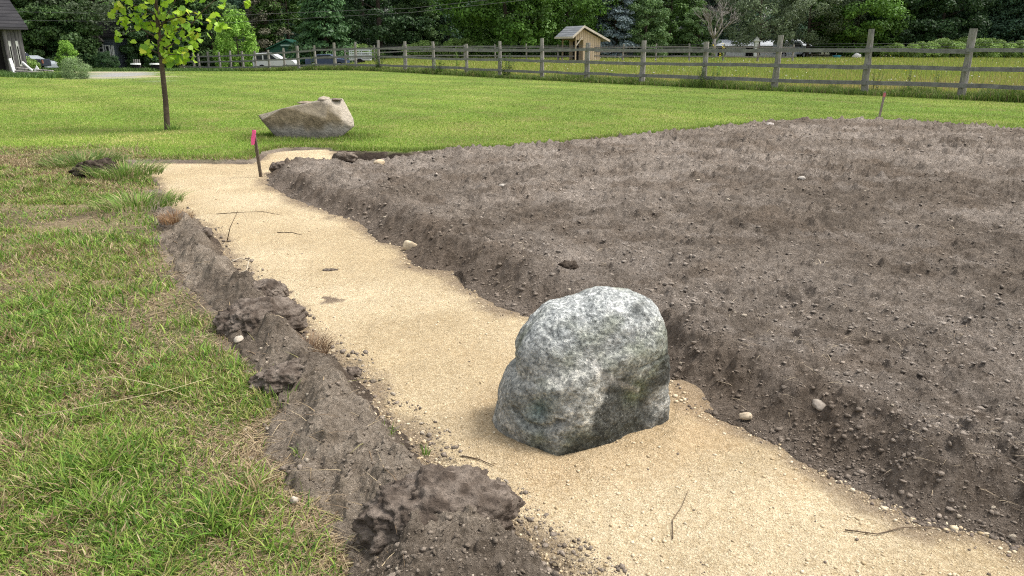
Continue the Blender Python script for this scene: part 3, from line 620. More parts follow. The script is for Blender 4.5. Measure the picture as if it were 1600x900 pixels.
lump('stone', 'pale knobbly stone, biggest of those on the split rock', 'stone', (-3.42, 13.93, .70), (.11, .08, .06), .2, *SC2, m=M_stone, seed=21, sub=3, amp=.4, face=5, group=g2)
lump('stone', 'flat brown stone at the left on the split rock', 'stone', (-3.72, 13.90, .645), (.17, .09, .03), .1, (.18, .14, .10), (.32, .26, .2), m=M_stone, seed=22, sub=3, amp=.3, face=5, group=g2)
lump('stone', 'dark flat stone at the right on the split rock', 'stone', (-3.20, 13.95, .70), (.11, .08, .025), .1, (.12, .09, .07), (.24, .19, .15), m=M_stone, seed=23, sub=3, amp=.3, face=5, group=g2)

# ---------------------------------------------------------------- stakes
M_stake = m_plain('stake_wood', (.11, .085, .06), .8, .2, .35, 30, .002)
M_stake2 = m_plain('weathered_stake', (.26, .22, .18), .85, .2, .3, 30, .002)
M_pink = m_plain('pink_tape', (.85, .12, .30), .5, .3, .12, 20)
t = thing('survey_stake', 'dark wooden stake with a pink ribbon at the edge of the sand path', 'stake', (-3.21, 9.52, 0), 0)
MB().beam((.0, 0, -.1), (-.035, .0, .60), .034, .03).build('shaft', M_stake, t)
rb = MB(); rb.tube([(-.034, 0, .555), (-.034, 0, .595)], .024, 8)
rb.prism([(-.045, -.021, .585), (-.005, -.023, .585), (-.015, -.028, .50), (-.035, -.030, .42), (-.075, -.03, .41), (-.072, -.026, .49)], (0, .004, 0)); rb.build('ribbon', M_pink, t)
t = thing('survey_stake', 'pale weathered stake with a pink band at the far edge of the bed', 'stake', (8.13, 16.87, .03), 0)
MB().beam((-.01, 0, -.1), (.05, 0, .66), .04, .035).build('shaft', M_stake2, t)
MB().beam((.0405, 0, .545), (.0475, 0, .63), .045, .041).build('ribbon', m_plain('faded_tape', (.55, .16, .17), .6), t)

# ---------------------------------------------------------------- twigs
M_twig = m_plain('twig_bark', (.13, .095, .065), .9, .1, .3, 30)
def twig(label, pts, r, zoff=.006, m=None):
    P = [(px, py, (float(z_sand(np.array([px]), np.array([py]))[0]) if h is None else h) + zoff) for px, py, h in pts]
    o = MB().tube(P, [r * (1 - .6 * i / (len(P) - 1)) for i in range(len(P))], 5, .4).build('twig', m or M_twig, smooth=True); tag(o, label, 'twig', 'twigs and stems lying about')
N_ = None
twig('thin dark twig lying across the sand below the grey boulder', [(.53, 2.09, N_), (.55, 2.19, N_), (.60, 2.27, N_), (.64, 2.36, N_)], .002)
twig('long thin twig on the sand at the lower right', [(1.12, 2.14, N_), (1.22, 2.12, N_), (1.32, 2.155, N_), (1.43, 2.165, N_), (1.5, 2.12, N_)], .0025)
twig('curved twig lying on the far sand near the pink flagged stake', [(-2.95, 7.30, N_), (-2.75, 7.38, N_), (-2.5, 7.36, N_), (-2.3, 7.25, N_)], .004, .003)
twig('short twig on the sand between the two clods', [(-2.1, 6.5, N_), (-1.95, 6.48, N_), (-1.85, 6.4, N_)], .004, .003)
twig('brown twig on the sand near the bottom of the ridge', [(-.20, 2.62, N_), (-.13, 2.60, N_), (-.07, 2.55, N_)], .0035)
twig('thin reed leaning up from the sand edge', [(-2.42, 6.15, 0.), (-2.38, 6.15, .12), (-2.30, 6.15, .26)], .005)
twig('pale curved root on top of the left ridge', [(-2.0, 4.95, .12), (-1.93, 5.1, .135), (-1.85, 5.05, .13), (-1.80, 4.85, .12), (-1.9, 4.7, .11)], .005, .01, m_plain('pale_root', (.42, .36, .27), .9))
twig('long straw stem lying over the grass at the left edge', [(-1.95, 2.75, .10), (-1.7, 2.85, .115), (-1.5, 2.95, .12), (-1.35, 3.1, .12)], .0018, .02, m_plain('straw_stem', (.50, .43, .25), .8))
twig('arched straw stem crossing the other at the left edge', [(-2.05, 3.05, .09), (-1.8, 3.08, .13), (-1.55, 2.98, .13), (-1.4, 2.93, .10)], .0018, .02, bpy.data.materials['straw_stem'])

# ---------------------------------------------------------------- plants near by
def tuft(name, label, cat, x0, y0, z0, n, h, w, spread, pal, wts, seed, group=None, lean=.8, segs=3):
    rn = np.random.RandomState(seed); a = rn.rand(n) * 2 * PI; r = spread * np.sqrt(rn.rand(n))
    xx = r * np.cos(a); yy = r * np.sin(a); hh = h * (.45 + .6 * rn.rand(n))
    me = blades(name, xx, yy, np.zeros(n), hh, w * (.6 + .7 * rn.rand(n)), lean * (.3 + rn.rand(n)), pick(rn, n, pal, wts), segs, seed)
    o = link(name, me, None, (x0, y0, z0)); return tag(o, label, cat, group)
GP = [(.14, .24, .04), (.22, .32, .07), (.09, .16, .03)]
tuft('grass_tuft', 'bright green tuft growing over the far end of the left ridge', 'grass tuft', -4.75, 9.15, .1, 700, .22, .010, .42, GP + [(.4, .34, .18)], [3, 3, 2, 2], 1, lean=1.2)
tuft('grass_tuft', 'reddish dead grass tuft on the ridge at the sand edge', 'grass tuft', -2.98, 6.48, .10, 420, .13, .005, .13, [(.32, .19, .10), (.42, .30, .17), (.2, .11, .06)], [3, 2, 2], 2)
tuft('grass_tuft', 'brown withered roots hanging by the sand below the rounded clod', 'grass tuft', -1.06, 3.62, .05, 260, .11, .004, .10, [(.22, .14, .08), (.34, .24, .15), (.12, .08, .05)], [3, 2, 2], 3, lean=1.2)
tuft('grass_tuft', 'green tuft on the far left ridge just below the bright tuft', 'grass tuft', -3.75, 7.35, .08, 600, .17, .009, .42, GP + [(.4, .34, .18)], [3, 3, 2, 2], 4, lean=1.2)
tuft('grass_tuft', 'long combed grass hummock behind the black turned clod', 'grass tuft', -5.9, 10.3, .05, 800, .24, .012, .5, [(.10, .17, .035), (.15, .21, .05), (.33, .28, .14)], [4, 3, 1], 5, lean=1.3)
GN = 'small green sprigs sprouting from the soil'
for lab, x0, y0, hh, nn, sp in [('small green sprig below the lowest tuft of the left ridge', -.52, 2.62, .09, 40, .05), ('single upright sprig on the left ridge by the sand', -.33, 2.52, .07, 9, .012), ('tiny rosette of green on the lower left ridge', -.80, 2.52, .05, 30, .03), ('upright green blades on the outer side of the ridge', -1.02, 2.98, .12, 34, .06), ('low broad green sprig behind the flat dark clod', -1.38, 3.38, .07, 60, .06), ('green sprig at the outer foot of the pale topped clod', -1.85, 4.0, .10, 60, .08), ('tiny seedling patch on the tilled bed', 2.25, 5.4, .05, 30, .06)]:
    z0 = ztf(x0, y0) if x0 < -.9 else .08
    tuft('grass_sprig', lab, 'sprig', x0, y0, z0, nn, hh, .006, sp, GP, [3, 4, 1], int(abs(x0) * 100), GN, lean=.6)
tuft('grass_sprig', 'bleached straw stalks sticking out of the tilled bed', 'stalks', 2.14, 4.95, .13, 14, .08, .005, .06, [(.5, .42, .3)], [1], 77, None, lean=1.2)
def weed(label, x0, y0, r, n, seed):
    """ferny rosette of small lobed leaves"""
    rn = np.random.RandomState(seed); V = []; F = []; cc = []; 
    for i in range(n):
        a = rn.rand() * 2 * PI; L_ = r * (.5 + .5 * rn.rand()); el = rn.uniform(.2, 1.0); g = np.array([.11, .24, .045]) * (.7 + .7 * rn.rand()); g[0] *= rn.uniform(.8, 1.5)
        d = np.array([math.cos(a) * math.cos(el), math.sin(a) * math.cos(el), math.sin(el)]); side = np.array([-math.sin(a), math.cos(a), 0])
        for k in range(3, 9):
            t = k / 8; c = d * L_ * t + np.array([0, 0, -L_ * .35 * t * t]); wv = L_ * .30 * math.sin(PI * min(1, t * .9 + .1)) + .004
            for s_ in (-1, 1):
                m = len(V); tip = c + side * s_ * wv + d * L_ * .10; V += [c - d * L_ * .03, c + side * s_ * wv * .5 - d * L_ * .02, tip, c + side * s_ * wv * .45 + d * L_ * .07]; F += [m, m + 1, m + 2, m + 3]; cc += [g] * 4
    o = link('weed', raw_mesh('weed', np.array(V), np.array(F), 4, False, np.array(cc), M_blade), None, (x0, y0, ztf(x0, y0))); tag(o, label, 'weed', 'ferny weeds in the rough grass')
weed('ferny weed at the bottom left corner of the photo', -1.33, 2.02, .11, 22, 1)
weed('ferny weed just right of the corner weed', -1.08, 2.10, .09, 18, 2)
weed('ferny weed in the rough grass a step above the corner weeds', -1.02, 2.32, .08, 16, 3)
weed('ferny weed at the left edge below the crossing straw stems', -1.72, 2.55, .09, 16, 4)
weed('ferny weed in the middle of the rough grass', -1.75, 3.3, .10, 18, 5)
weed('bluish weed clump far up the rough grass', -2.75, 4.1, .12, 24, 6)

# ---------------------------------------------------------------- rail fence
def f_grey(N, L, b):
    co = coords(N, L); n = noise(N, L, co, 3.5, 5, .7)
    mp = N('ShaderNodeMapping'); tc = N('ShaderNodeTexCoord'); L(tc.outputs['Object'], mp.inputs[0]); mp.inputs['Scale'].default_value = (6, 6, 30); n2 = noise(N, L, mp.outputs[0], 3, 4, .6)
    c = ramp(N, L, n, [(.3, (.15, .145, .145)), (.7, (.29, .28, .275))])
    c = mixc(N, L, c, ramp(N, L, n2, [(.3, (.6, .58, .56)), (.7, (1.2, 1.2, 1.2))]), 1.0, 'MULTIPLY'); L(c, b.inputs['Base Color']); bump(N, L, b, n2, .01)
M_rail = mat('weathered_rail', f_grey, .9, .15)
def f_post(N, L, b):
    co = coords(N, L, (7, 7, 1.2)); n = noise(N, L, co, 2.5, 5, .7); co2 = coords(N, L); n3 = noise(N, L, co2, 2, 3)
    c = ramp(N, L, n, [(.3, (.13, .12, .11)), (.7, (.35, .33, .30))]); c = mixc(N, L, c, (.17, .17, .10), ramp(N, L, n3, [(.5, (0, 0, 0)), (.7, (.5, .5, .5))]))
    L(c, b.inputs['Base Color']); bump(N, L, b, n, .03)
M_post = mat('split_post', f_post, .9, .15)
M_wire = m_plain('fence_wire', (.12, .12, .12), .5, .5)
FP = [(-38.4, 90.9), (-35.8, 87.6), (-34.65, 86.16), (-32.59, 83.58), (-30.27, 80.68), (-28.22, 78.12), (-26.08, 75.45), (-23.98, 72.82), (-21.92, 70.26), (-19.75, 67.53), (-17.89, 65.22), (-15.78, 62.58), (-13.63, 59.89), (-11.47, 57.18), (-9.32, 54.5), (-7.1, 51.73), (-4.92, 49.0), (-2.7, 46.23), (-0.68, 43.7), (1.58, 40.87), (3.69, 38.24), (5.95, 35.41), (8.12, 32.71), (10.24, 30.05), (12.47, 27.26), (14.48, 24.75), (16.7, 22.0), (18.9, 19.2)]
TOPS = {12: 2.0, 13: 1.98, 14: 2.05, 19: 2.08, 18: 1.95, 23: 2.05, 24: 2.2, 25: 2.15}
def fence(label, FP, tops, rr, post_r, rails, seed, group=None, lean=.05):
    t = thing('wooden_fence', label, 'fence', (FP[0][0], FP[0][1], ztf(*FP[0]))); rn = random.Random(seed); bx, by, bz = t.location
    for i, (px, py) in enumerate(FP):
        z0 = ztf(px, py) - bz; h = tops.get(i, rn.uniform(1.78, 1.98)) * rr; lx = rn.uniform(-lean, lean); ly = rn.uniform(-lean, lean)
        r = post_r * rn.uniform(.85, 1.15); n = 7
        MB().tube([(px - bx + lx * (k / (n - 1) - .3), py - by + ly * (k / (n - 1) - .3) + rn.uniform(-.01, .01), z0 - .2 + (h + .2) * k / (n - 1)) for k in range(n)], [r * (1.12 - .25 * k / (n - 1)) * rn.uniform(.93, 1.07) for k in range(n)], 7, .28, rn.random()).build('post', M_post, t)
    for hz in rails:
        for i in range(len(FP) - 1):
            (ax, ay), (cx, cy2) = FP[i], FP[i + 1]; L_ = math.hypot(cx - ax, cy2 - ay); nx, ny = (cy2 - ay) / L_, -(cx - ax) / L_
            s_ = post_r * 1.05 + .03
            if nx * -1 + ny * -1 > 0: pass
            ox, oy = -abs(nx) * s_, -abs(ny) * s_
            if ny > 0 and False: pass
            ex, ey = (cx - ax) / L_ * .08, (cy2 - ay) / L_ * .08
            st = .022 * (i % 2)
            za = ztf(ax, ay) - bz + hz * rr + rn.uniform(-.035, .035); zb = ztf(cx, cy2) - bz + hz * rr + rn.uniform(-.035, .035)
            k = 5; P = [(ax - bx + ox - ex + (cx - ax + 2 * ex) * j / k, ay - by + oy - ey - st + (cy2 - ay + 2 * ey) * j / k, za + (zb - za) * j / k + rn.uniform(-.012, .012)) for j in range(k + 1)]
            m = MB()
            w_, h_ = .045, rn.uniform(.12, .15) * (1 if rr > .9 else .8)
            n0 = 0
            for j, p in enumerate(P):
                hh = h_ * rn.uniform(.93, 1.07) / 2
                m.v += [(p[0], p[1] - w_ / 2, p[2] - hh), (p[0], p[1] + w_ / 2, p[2] - hh), (p[0], p[1] + w_ / 2, p[2] + hh), (p[0], p[1] - w_ / 2, p[2] + hh)]
                if j: m.f += [(4 * j - 4 + q, 4 * j - 4 + (q + 1) % 4, 4 * j + (q + 1) % 4, 4 * j + q) for q in range(4)]
            m.f += [(3, 2, 1, 0), tuple(4 * k + q for q in range(4))]
            m.build('rail', M_rail, t)
    return t, bx, by, bz
t, bx, by, bz = fence('long grey three rail fence with rough split posts between lawn and meadow', FP, TOPS, 1.0, .115, (.40, .95, 1.50), 3)
for hz in (1.72, 1.62):
    MB().tube([(px - bx, py - by + .0, ztf(px, py) - bz + hz) for px, py in FP], .006, 4).build('wire', M_wire, t)
m = MB()   # wire netting on the inner side of the near bays, one mesh
for i in range(19, 27):
    (ax, ay), (cx, cy2) = FP[i], FP[i + 1]; n = int(math.hypot(cx - ax, cy2 - ay) / .16)
    for j in range(n):
        x0 = ax + (cx - ax) * j / n - bx + .14; y0 = ay + (cy2 - ay) * j / n - by + .1; z0 = ztf(x0 + bx, y0 + by) - bz
        m.beam((x0, y0, z0 + .1), (x0, y0, z0 + 1.35), .004, .004)
m.build('netting', M_wire, t)
FP2 = [(-33.2 + 3.15 * i, 84.5 - .55 * i) for i in range(5, 20)]
fence('distant thin rail fence at the back of the meadow', FP2, {}, .86, .085, (.55, 1.05, 1.55), 9, lean=.08)
# goldenrod and other tall weeds at the fence
def tall_plant(label, x0, y0, h, n, seed, lw=.05, col=(.10, .18, .03), tip=None, stems=5, spread=.14):
    t = thing('weed_plant', label, 'weed', (x0, y0, ztf(x0, y0)), 0, 'tall weeds along the fence'); rn = random.Random(seed); m = MB(); V = []; F = []; cc = []
    for s_ in range(stems):
        a = rn.uniform(0, 2 * PI); rr = spread * rn.random(); top = Vector((math.cos(a) * rr * 2.2, math.sin(a) * rr * 2.2, h * rn.uniform(.7, 1))); b0 = Vector((math.cos(a) * rr * .4, math.sin(a) * rr * .4, 0)); m.tube([b0, b0.lerp(top, .5) + Vector((0, 0, .03)), top], [.008, .006, .003], 4)
        for k in range(n):
            u = .1 + .9 * k / n; p = b0.lerp(top, u); an = rn.uniform(0, 2 * PI); L_ = lw * rn.uniform(1.4, 2.6) * (1.15 - u * .6); d = Vector((math.cos(an), math.sin(an), rn.uniform(.2, .9))).normalized(); sd_ = d.cross(Vector((0, 0, 1))).normalized() * lw * .38
            q = len(V); V += [p, p + d * L_ * .5 + sd_, p + d * L_ - Vector((0, 0, L_ * .2)), p + d * L_ * .5 - sd_]; F += [q, q + 1, q + 2, q + 3]
            c = np.array(tip if tip and u > .85 else col) * rn.uniform(.7, 1.4); cc += [c] * 4
    m.build('stem', bpy.data.materials.get('weed_stem') or m_plain('weed_stem', (.10, .13, .04), .8), t)
    link('leaves', raw_mesh('leaves', np.array([tuple(v) for v in V]), np.array(F), 4, False, np.array(cc), M_blade), t)
tall_plant('bright weed with a yellow flower head climbing past the fence rails', 8.45, 32.1, 1.95, 26, 1, .09, (.16, .27, .04), (.65, .5, .03), 4, .22)
tall_plant('dark leafy weed clump against the fence left of the wooden shed', -.35, 43.2, 1.35, 34, 2, .09, (.055, .11, .03), None, 9, .28)
tall_plant('thin green weed rising over the top rail', -3.4, 47.6, 1.7, 22, 3, .10, (.11, .19, .03), None, 3, .2)
tall_plant('low green weed beside the dark leafy clump', -4.5, 48.2, 1.0, 26, 4, .10, (.10, .18, .03), None, 6, .35)
tall_plant('bushy green weed at a middle post of the fence', -9.2, 54.2, 1.5, 30, 5, .11, (.08, .14, .03), None, 6, .3)
tall_plant('wispy weed standing in the straw coloured meadow near the fence', 13.0, 27.6, .95, 22, 6, .06, (.09, .13, .035), None, 4, .2)
tall_plant('dark stemmed weed in the dry meadow behind the fence', 13.9, 27.0, .95, 24, 7, .06, (.08, .11, .035), None, 4, .2)
tall_plant('third weed of the group in the dry meadow', 14.6, 26.5, 1.0, 24, 8, .06, (.10, .14, .04), None, 4, .2)
tall_plant('weed hugging the base of the tallest near post', 8.0, 32.3, .85, 26, 9, .07, (.10, .17, .035), None, 6, .22)
tall_plant('ivy like green growth on top of the leaning fence post', -16.0, 62.4, 2.05, 12, 10, .12, (.10, .18, .03), None, 3, .1)

# ---------------------------------------------------------------- trees
def leaf_cloud(rn, cen, rad, n, size, colA, colB, updir=.5):
    """leaf faces through an ellipsoid's outer shell; returns V,F,col"""
    d = rn.normal(size=(n, 3)); d /= np.linalg.norm(d, axis=1)[:, None]; rr = (.55 + .45 * rn.rand(n) ** .6)
    p = cen + d * rr[:, None] * rad
    nn = d * .7 + rn.normal(size=(n, 3)) * .55 + np.array([0, 0, updir]); nn /= np.linalg.norm(nn, axis=1)[:, None]
    a = np.cross(nn, rn.normal(size=(n, 3))); a /= np.linalg.norm(a, axis=1)[:, None]; b = np.cross(nn, a)
    s = size * (.6 + .8 * rn.rand(n))[:, None]
    V = np.stack([p - a * s, p - b * s * .55 + nn * s * .1, p + a * s, p + b * s * .55 + nn * s * .1], 1)
    t = rn.rand(n); c = np.asarray(colA) * (1 - t[:, None]) + np.asarray(colB) * t[:, None]
    return V.reshape(-1, 3), np.repeat(c, 4, 0)
M_bark = m_plain('tree_bark', (.075, .06, .048), .95, .1, .4, 6, .05)
M_barkp = m_plain('pale_bark', (.24, .22, .20), .95, .1, .3, 6, .03)
TP = {}
def proto(key, H, Rw, z0, ncl, npl, size, cA, cB, seed, shape='round', clump=1.0, trunk_r=.25, bark=None, limbs=7, flat=.6):
    rn = np.random.RandomState(seed); r_ = random.Random(seed); Vs = []; Cs = []; m = MB()
    m.tube([(0, 0, -.3), (r_.uniform(-.1, .1), r_.uniform(-.1, .1), H * .25), (r_.uniform(-.3, .3), r_.uniform(-.3, .3), H * .6), (0, 0, H * .93)], [trunk_r * 1.25, trunk_r, trunk_r * .6, trunk_r * .12], 9, .15, seed)
    for k in range(limbs):
        a = 2 * PI * k / max(1, limbs) + r_.uniform(-.4, .4); zz = max(z0, H * .12) + (H * .7 - z0) * (k + .5) / limbs; L_ = Rw * r_.uniform(.5, .85)
        dz = L_ * r_.uniform(.15, .6); m.tube([(0, 0, zz), (math.cos(a) * L_ * .5, math.sin(a) * L_ * .5, zz + dz * .4), (math.cos(a) * L_, math.sin(a) * L_, zz + dz)], [trunk_r * .4, trunk_r * .22, .02], 6, .15, k)
    for i in range(ncl):
        u = rn.rand(); zz = z0 + (H - z0) * u
        if shape == 'cone': prof = (1 - u) ** .9 * (1 + .12 * math.sin(i)) + .03
        elif shape == 'round': prof = math.sqrt(max(0, 1 - ((u - .42) / .60) ** 2))
        else: prof = min(1, .65 + u) * math.sqrt(max(0, 1 - ((u - .35) / .66) ** 2))
        a = rn.rand() * 2 * PI; rr = Rw * prof * (.62 + .36 * rn.rand()) * (1 + .16 * math.sin(3 * a + seed))
        cs = clump * (.7 + .6 * rn.rand()); cen = np.array([math.cos(a) * rr, math.sin(a) * rr, zz])
        tone = .68 + .62 * rn.rand(); cA_ = np.array(cA) * tone * 1.9; cB_ = np.array(cB) * tone * 1.9
        if shape == 'cone': rad = np.array([cs * 1.0, cs * 1.0, cs * .38])
        else: rad = np.array([cs, cs, cs * flat])
        v, c = leaf_cloud(rn, cen, rad, npl, size, cA_, cB_); 
        if shape == 'cone': v[:, 2] -= .28 * np.hypot(v[:, 0] - cen[0] * .6, v[:, 1] - cen[1] * .6)
        Vs.append(v); Cs.append(c)
    V = np.concatenate(Vs); V[:, 2] = np.maximum(V[:, 2], .05); 
    me = raw_mesh('crown', V, np.arange(len(V)), 4, False, np.concatenate(Cs), M_leaf)
    tr = m.build('trunk', bark or M_bark, smooth=True); tm = tr.data; bpy.data.objects.remove(tr)
    TP[key] = (me, tm)
proto('oak', 13, 5.6, .5, 190, 190, .17, (.030, .062, .014), (.062, .115, .022), 1, clump=1.15)
proto('maple', 14, 7.0, .8, 240, 190, .17, (.038, .082, .014), (.075, .145, .024), 2, shape='wide', clump=1.3)
proto('dark', 14, 5.5, .3, 200, 180, .17, (.018, .040, .016), (.038, .072, .024), 3, clump=1.1)
proto('mid', 9, 3.8, .3, 130, 170, .15, (.045, .085, .030), (.085, .135, .045), 4, clump=.9)
proto('cedar', 9, 3.0, .1, 150, 170, .14, (.024, .058, .022), (.050, .100, .032), 5, shape='cone', clump=1.0, flat=.5)
proto('spruce', 12, 2.6, .1, 200, 130, .13, (.060, .085, .090), (.11, .14, .145), 6, shape='cone', clump=.75)
proto('willow', 10, 6.0, 1.9, 170, 130, .12, (.050, .072, .036), (.098, .125, .068), 7, shape='wide', clump=1.05, trunk_r=.22, limbs=12)
proto('light', 5.5, 1.7, .3, 60, 130, .11, (.10, .19, .028), (.17, .28, .045), 8, clump=.6, trunk_r=.08, flat=.9)
proto('blue', 15, 6.0, .1, 230, 170, .18, (.035, .070, .042), (.070, .120, .070), 9, clump=1.2)
proto('brown', 14, 3.4, 1.0, 90, 110, .13, (.050, .048, .032), (.085, .080, .050), 10, shape='cone', clump=.9, limbs=14)
proto('shrub', 2.3, 2.6, .05, 90, 130, .09, (.075, .13, .03), (.14, .20, .05), 11, shape='wide', clump=.48, trunk_r=.05, limbs=4, flat=.8)
proto('bush', 2.4, 1.5, .05, 70, 190, .05, (.085, .13, .055), (.15, .20, .09), 13, clump=.6, trunk_r=.05, limbs=4, flat=.95)
proto('hedge', 2.4, 1.4, .05, 60, 190, .06, (.020, .045, .018), (.038, .075, .026), 12, clump=.45, trunk_r=.06, limbs=4)
def tree(name, key, px, Y, s, label, cat='tree', group='trees beyond the fence', rz=None, sz=None):
    X = (px - 800) * .000818 * Y; t = thing(name, label, cat, (X, Y, ztf(X, Y)), 0, group); rz = rz if rz is not None else (px * 1.7) % 6.28
    for nm, me in (('crown', TP[key][0]), ('trunk', TP[key][1])):
        o = link(nm, me, t, loc=(0, 0, 1.3 if 'overhanging' in label else 0), rot=(0, 0, rz)); o.scale = (s, s, s * (sz or 1))
    return t
F_ = 'front row of trees across the meadow'; Bk = 'back row of tall trees'
for i, a in enumerate([
  ('broadleaf_tree', 'mid', 95, 88, 1.15, 'grey green leafy tree right of the barn and over the parked vehicles', F_),
  ('conifer_tree', 'cedar', 110, 88, .85, 'drooping dark cedar between the barn and the blue grey house', F_),
  ('broadleaf_tree', 'oak', 60, 105, 1.0, 'dark tree directly behind the barn roof corner', F_),
  ('broadleaf_tree', 'willow', 146, 91.5, 1.35, 'leafy tree overhanging the roof of the blue grey house', F_),
  ('broadleaf_tree', 'dark', 232, 93, .62, 'dark tree at the right end of the blue grey house', F_),
  ('broadleaf_tree', 'dark', 270, 98, .85, 'dark tree directly behind the young planted tree', F_),
  ('broadleaf_tree', 'mid', 330, 100, 1.1, 'pale mid green tree over the left end of the rail fence', F_),
  ('young_tree', 'light', 374, 84, 1.05, 'bright green small tree left of the white car', F_),
  ('young_tree', 'light', 350, 90, .7, 'lower bright green tree beside the small bright one', F_),
  ('conifer_tree', 'brown', 418, 96, 1.0, 'brownish thin conifer above the white car', F_),
  ('broadleaf_tree', 'oak', 452, 100, .85, 'yellowish green tree behind the green shed', F_),
  ('conifer_tree', 'cedar', 510, 88, 1.12, 'wide dark cedar right of the green shed', F_),
  ('broadleaf_tree', 'dark', 595, 96, 1.1, 'very dark broad tree just right of the wide cedar', F_),
  ('broadleaf_tree', 'mid', 655, 98, .8, 'small pale green tree in the shadow of the dark broad tree', F_),
  ('broadleaf_tree', 'blue', 700, 102, .7, 'greyish green tree left of the great maple', F_),
  ('broadleaf_tree', 'maple', 790, 92, 1.0, 'great dark green maple left of the wooden shed', F_),
  ('broadleaf_tree', 'maple', 885, 96, .95, 'great green maple rising straight behind the wooden shed', F_),
  ('spruce_tree', 'spruce', 962, 92, 1.05, 'blue grey spruce right of the wooden shed', F_),
  ('broadleaf_tree', 'mid', 1006, 92, .75, 'yellow green small tree next to the blue spruce', F_),
  ('broadleaf_tree', 'oak', 1045, 100, .72, 'olive tree left of the bare grey tree', F_),
  ('broadleaf_tree', 'mid', 1090, 96, .62, 'low olive bush tree behind the bare grey tree', F_),
  ('willow_tree', 'willow', 1185, 96, 1.0, 'grey green willowy tree above the white post', F_),
  ('willow_tree', 'willow', 1262, 98, .95, 'silvery feathery tree above the white outbuilding', F_),
  ('broadleaf_tree', 'maple', 1335, 99, .9, 'bright green tree right of the silvery feathery tree', F_),
  ('broadleaf_tree', 'dark', 1400, 100, 1.0, 'very dark tree above the low bright shrubs', F_),
  ('broadleaf_tree', 'dark', 1465, 101, .95, 'dark tree left of the bluish woods', F_),
  ('broadleaf_tree', 'blue', 1535, 104, .9, 'bluish green tree near the right edge', F_),
  ('broadleaf_tree', 'blue', 1605, 100, .95, 'bluish green tree cut by the right edge', F_),
  ('broadleaf_tree', 'blue', 1680, 98, 1.0, 'bluish green tree just outside the right edge', F_),
  ('broadleaf_tree', 'oak', -30, 86, 1.0, 'oak rising behind the left part of the barn roof', F_),
]): tree(*a[:6], group=a[6])
bk = ['dark', 'oak', 'blue', 'mid', 'dark', 'maple']
wh = ['behind the barn', 'behind the barn roof corner', 'behind the parked vehicles', 'over the drooping cedar', 'over the blue grey house', 'left of the young planted tree', 'right of the young planted tree', 'over the left fence end', 'over the white car', 'over the green shed', 'over the wide cedar', 'behind the dark broad tree', 'over the slatted trailer', 'left of the great maple', 'behind the great maple', 'behind the wooden shed', 'over the wooden shed roof', 'behind the blue spruce', 'over the yellow green small tree', 'beside the white house', 'behind the bare grey tree', 'over the grey green willowy tree', 'behind the silvery feathery tree', 'over the white outbuilding', 'behind the bright green tree', 'over the low bright shrubs', 'behind the bluish trees', 'at the right edge', 'beyond the right edge']
for i, w_ in enumerate(wh):
    if i == 19: continue
    tree('background_tree', bk[i % 6], -40 + 61 * i, 122 + 6 * ((i * 7) % 5), 1.25, 'tall tree of the back row ' + w_, group=Bk)
for px, Y, s, lab in [(1440, 92, .75, 'bright low shrub under the very dark tree'), (1478, 93, .9, 'second bright shrub left of the near tall fence post'), (1395, 95, .7, 'green shrub under the very dark tree, left of the bright ones'), (1545, 92, .9, 'yellowish shrub right of the near tall fence post'), (1595, 91, .8, 'yellowish shrub at the right edge'), (1515, 96, 1.0, 'shrub behind the near tall fence post'), (722, 90, .9, 'dark shrub at the foot of the great maple'), (560, 90, .8, 'shrub under the dark broad tree'), (30, 66, .5, 'low shrub at the foot of the barn'), (660, 91, .8, 'shrub below the small pale green tree')]:
    tree('shrub', 'shrub', px, Y, s, lab, 'shrub', 'shrubs at the foot of the trees')
t = tree('round_hedge', 'hedge', 164, 86.5, .82, 'dark rounded bush in front of the blue grey house', 'bush', None)
t = tree('shrub', 'bush', 112, 42.5, .42, 'grey green bush on the lawn edge beside the plank pile', 'bush', None)
t = tree('shrub', 'light', 103, 78, .5, 'thin leafy sapling between the silver car and the blue grey house', 'sapling', None)
# big forked trunk behind the barn
t = thing('forked_tree', 'massive forked dark trunk behind the barn corner', 'tree', (-55.0, 90, ztf(-55, 90)))
m = MB(); m.tube([(0, 0, -.3), (.1, 0, 1.6), (-.1, 0, 3)], [1.0, .75, .8], 12, .2, 1)
m.tube([(-.2, 0, 2.6), (-.9, 0, 4.5), (-1.6, .2, 8), (-2, .3, 13)], [.55, .5, .4, .2], 9, .15, 2); m.tube([(.1, 0, 2.6), (.9, 0, 5), (1.3, .2, 9), (1.6, .3, 14)], [.5, .45, .35, .15], 9, .15, 3); m.tube([(0, 0, 2.6), (.1, .3, 5), (0, .5, 10)], [.4, .35, .2], 9, .15, 4)
m.build('trunk', M_bark, t, smooth=True); o = link('crown', TP['oak'][0], t, loc=(0, 3, 3.5))
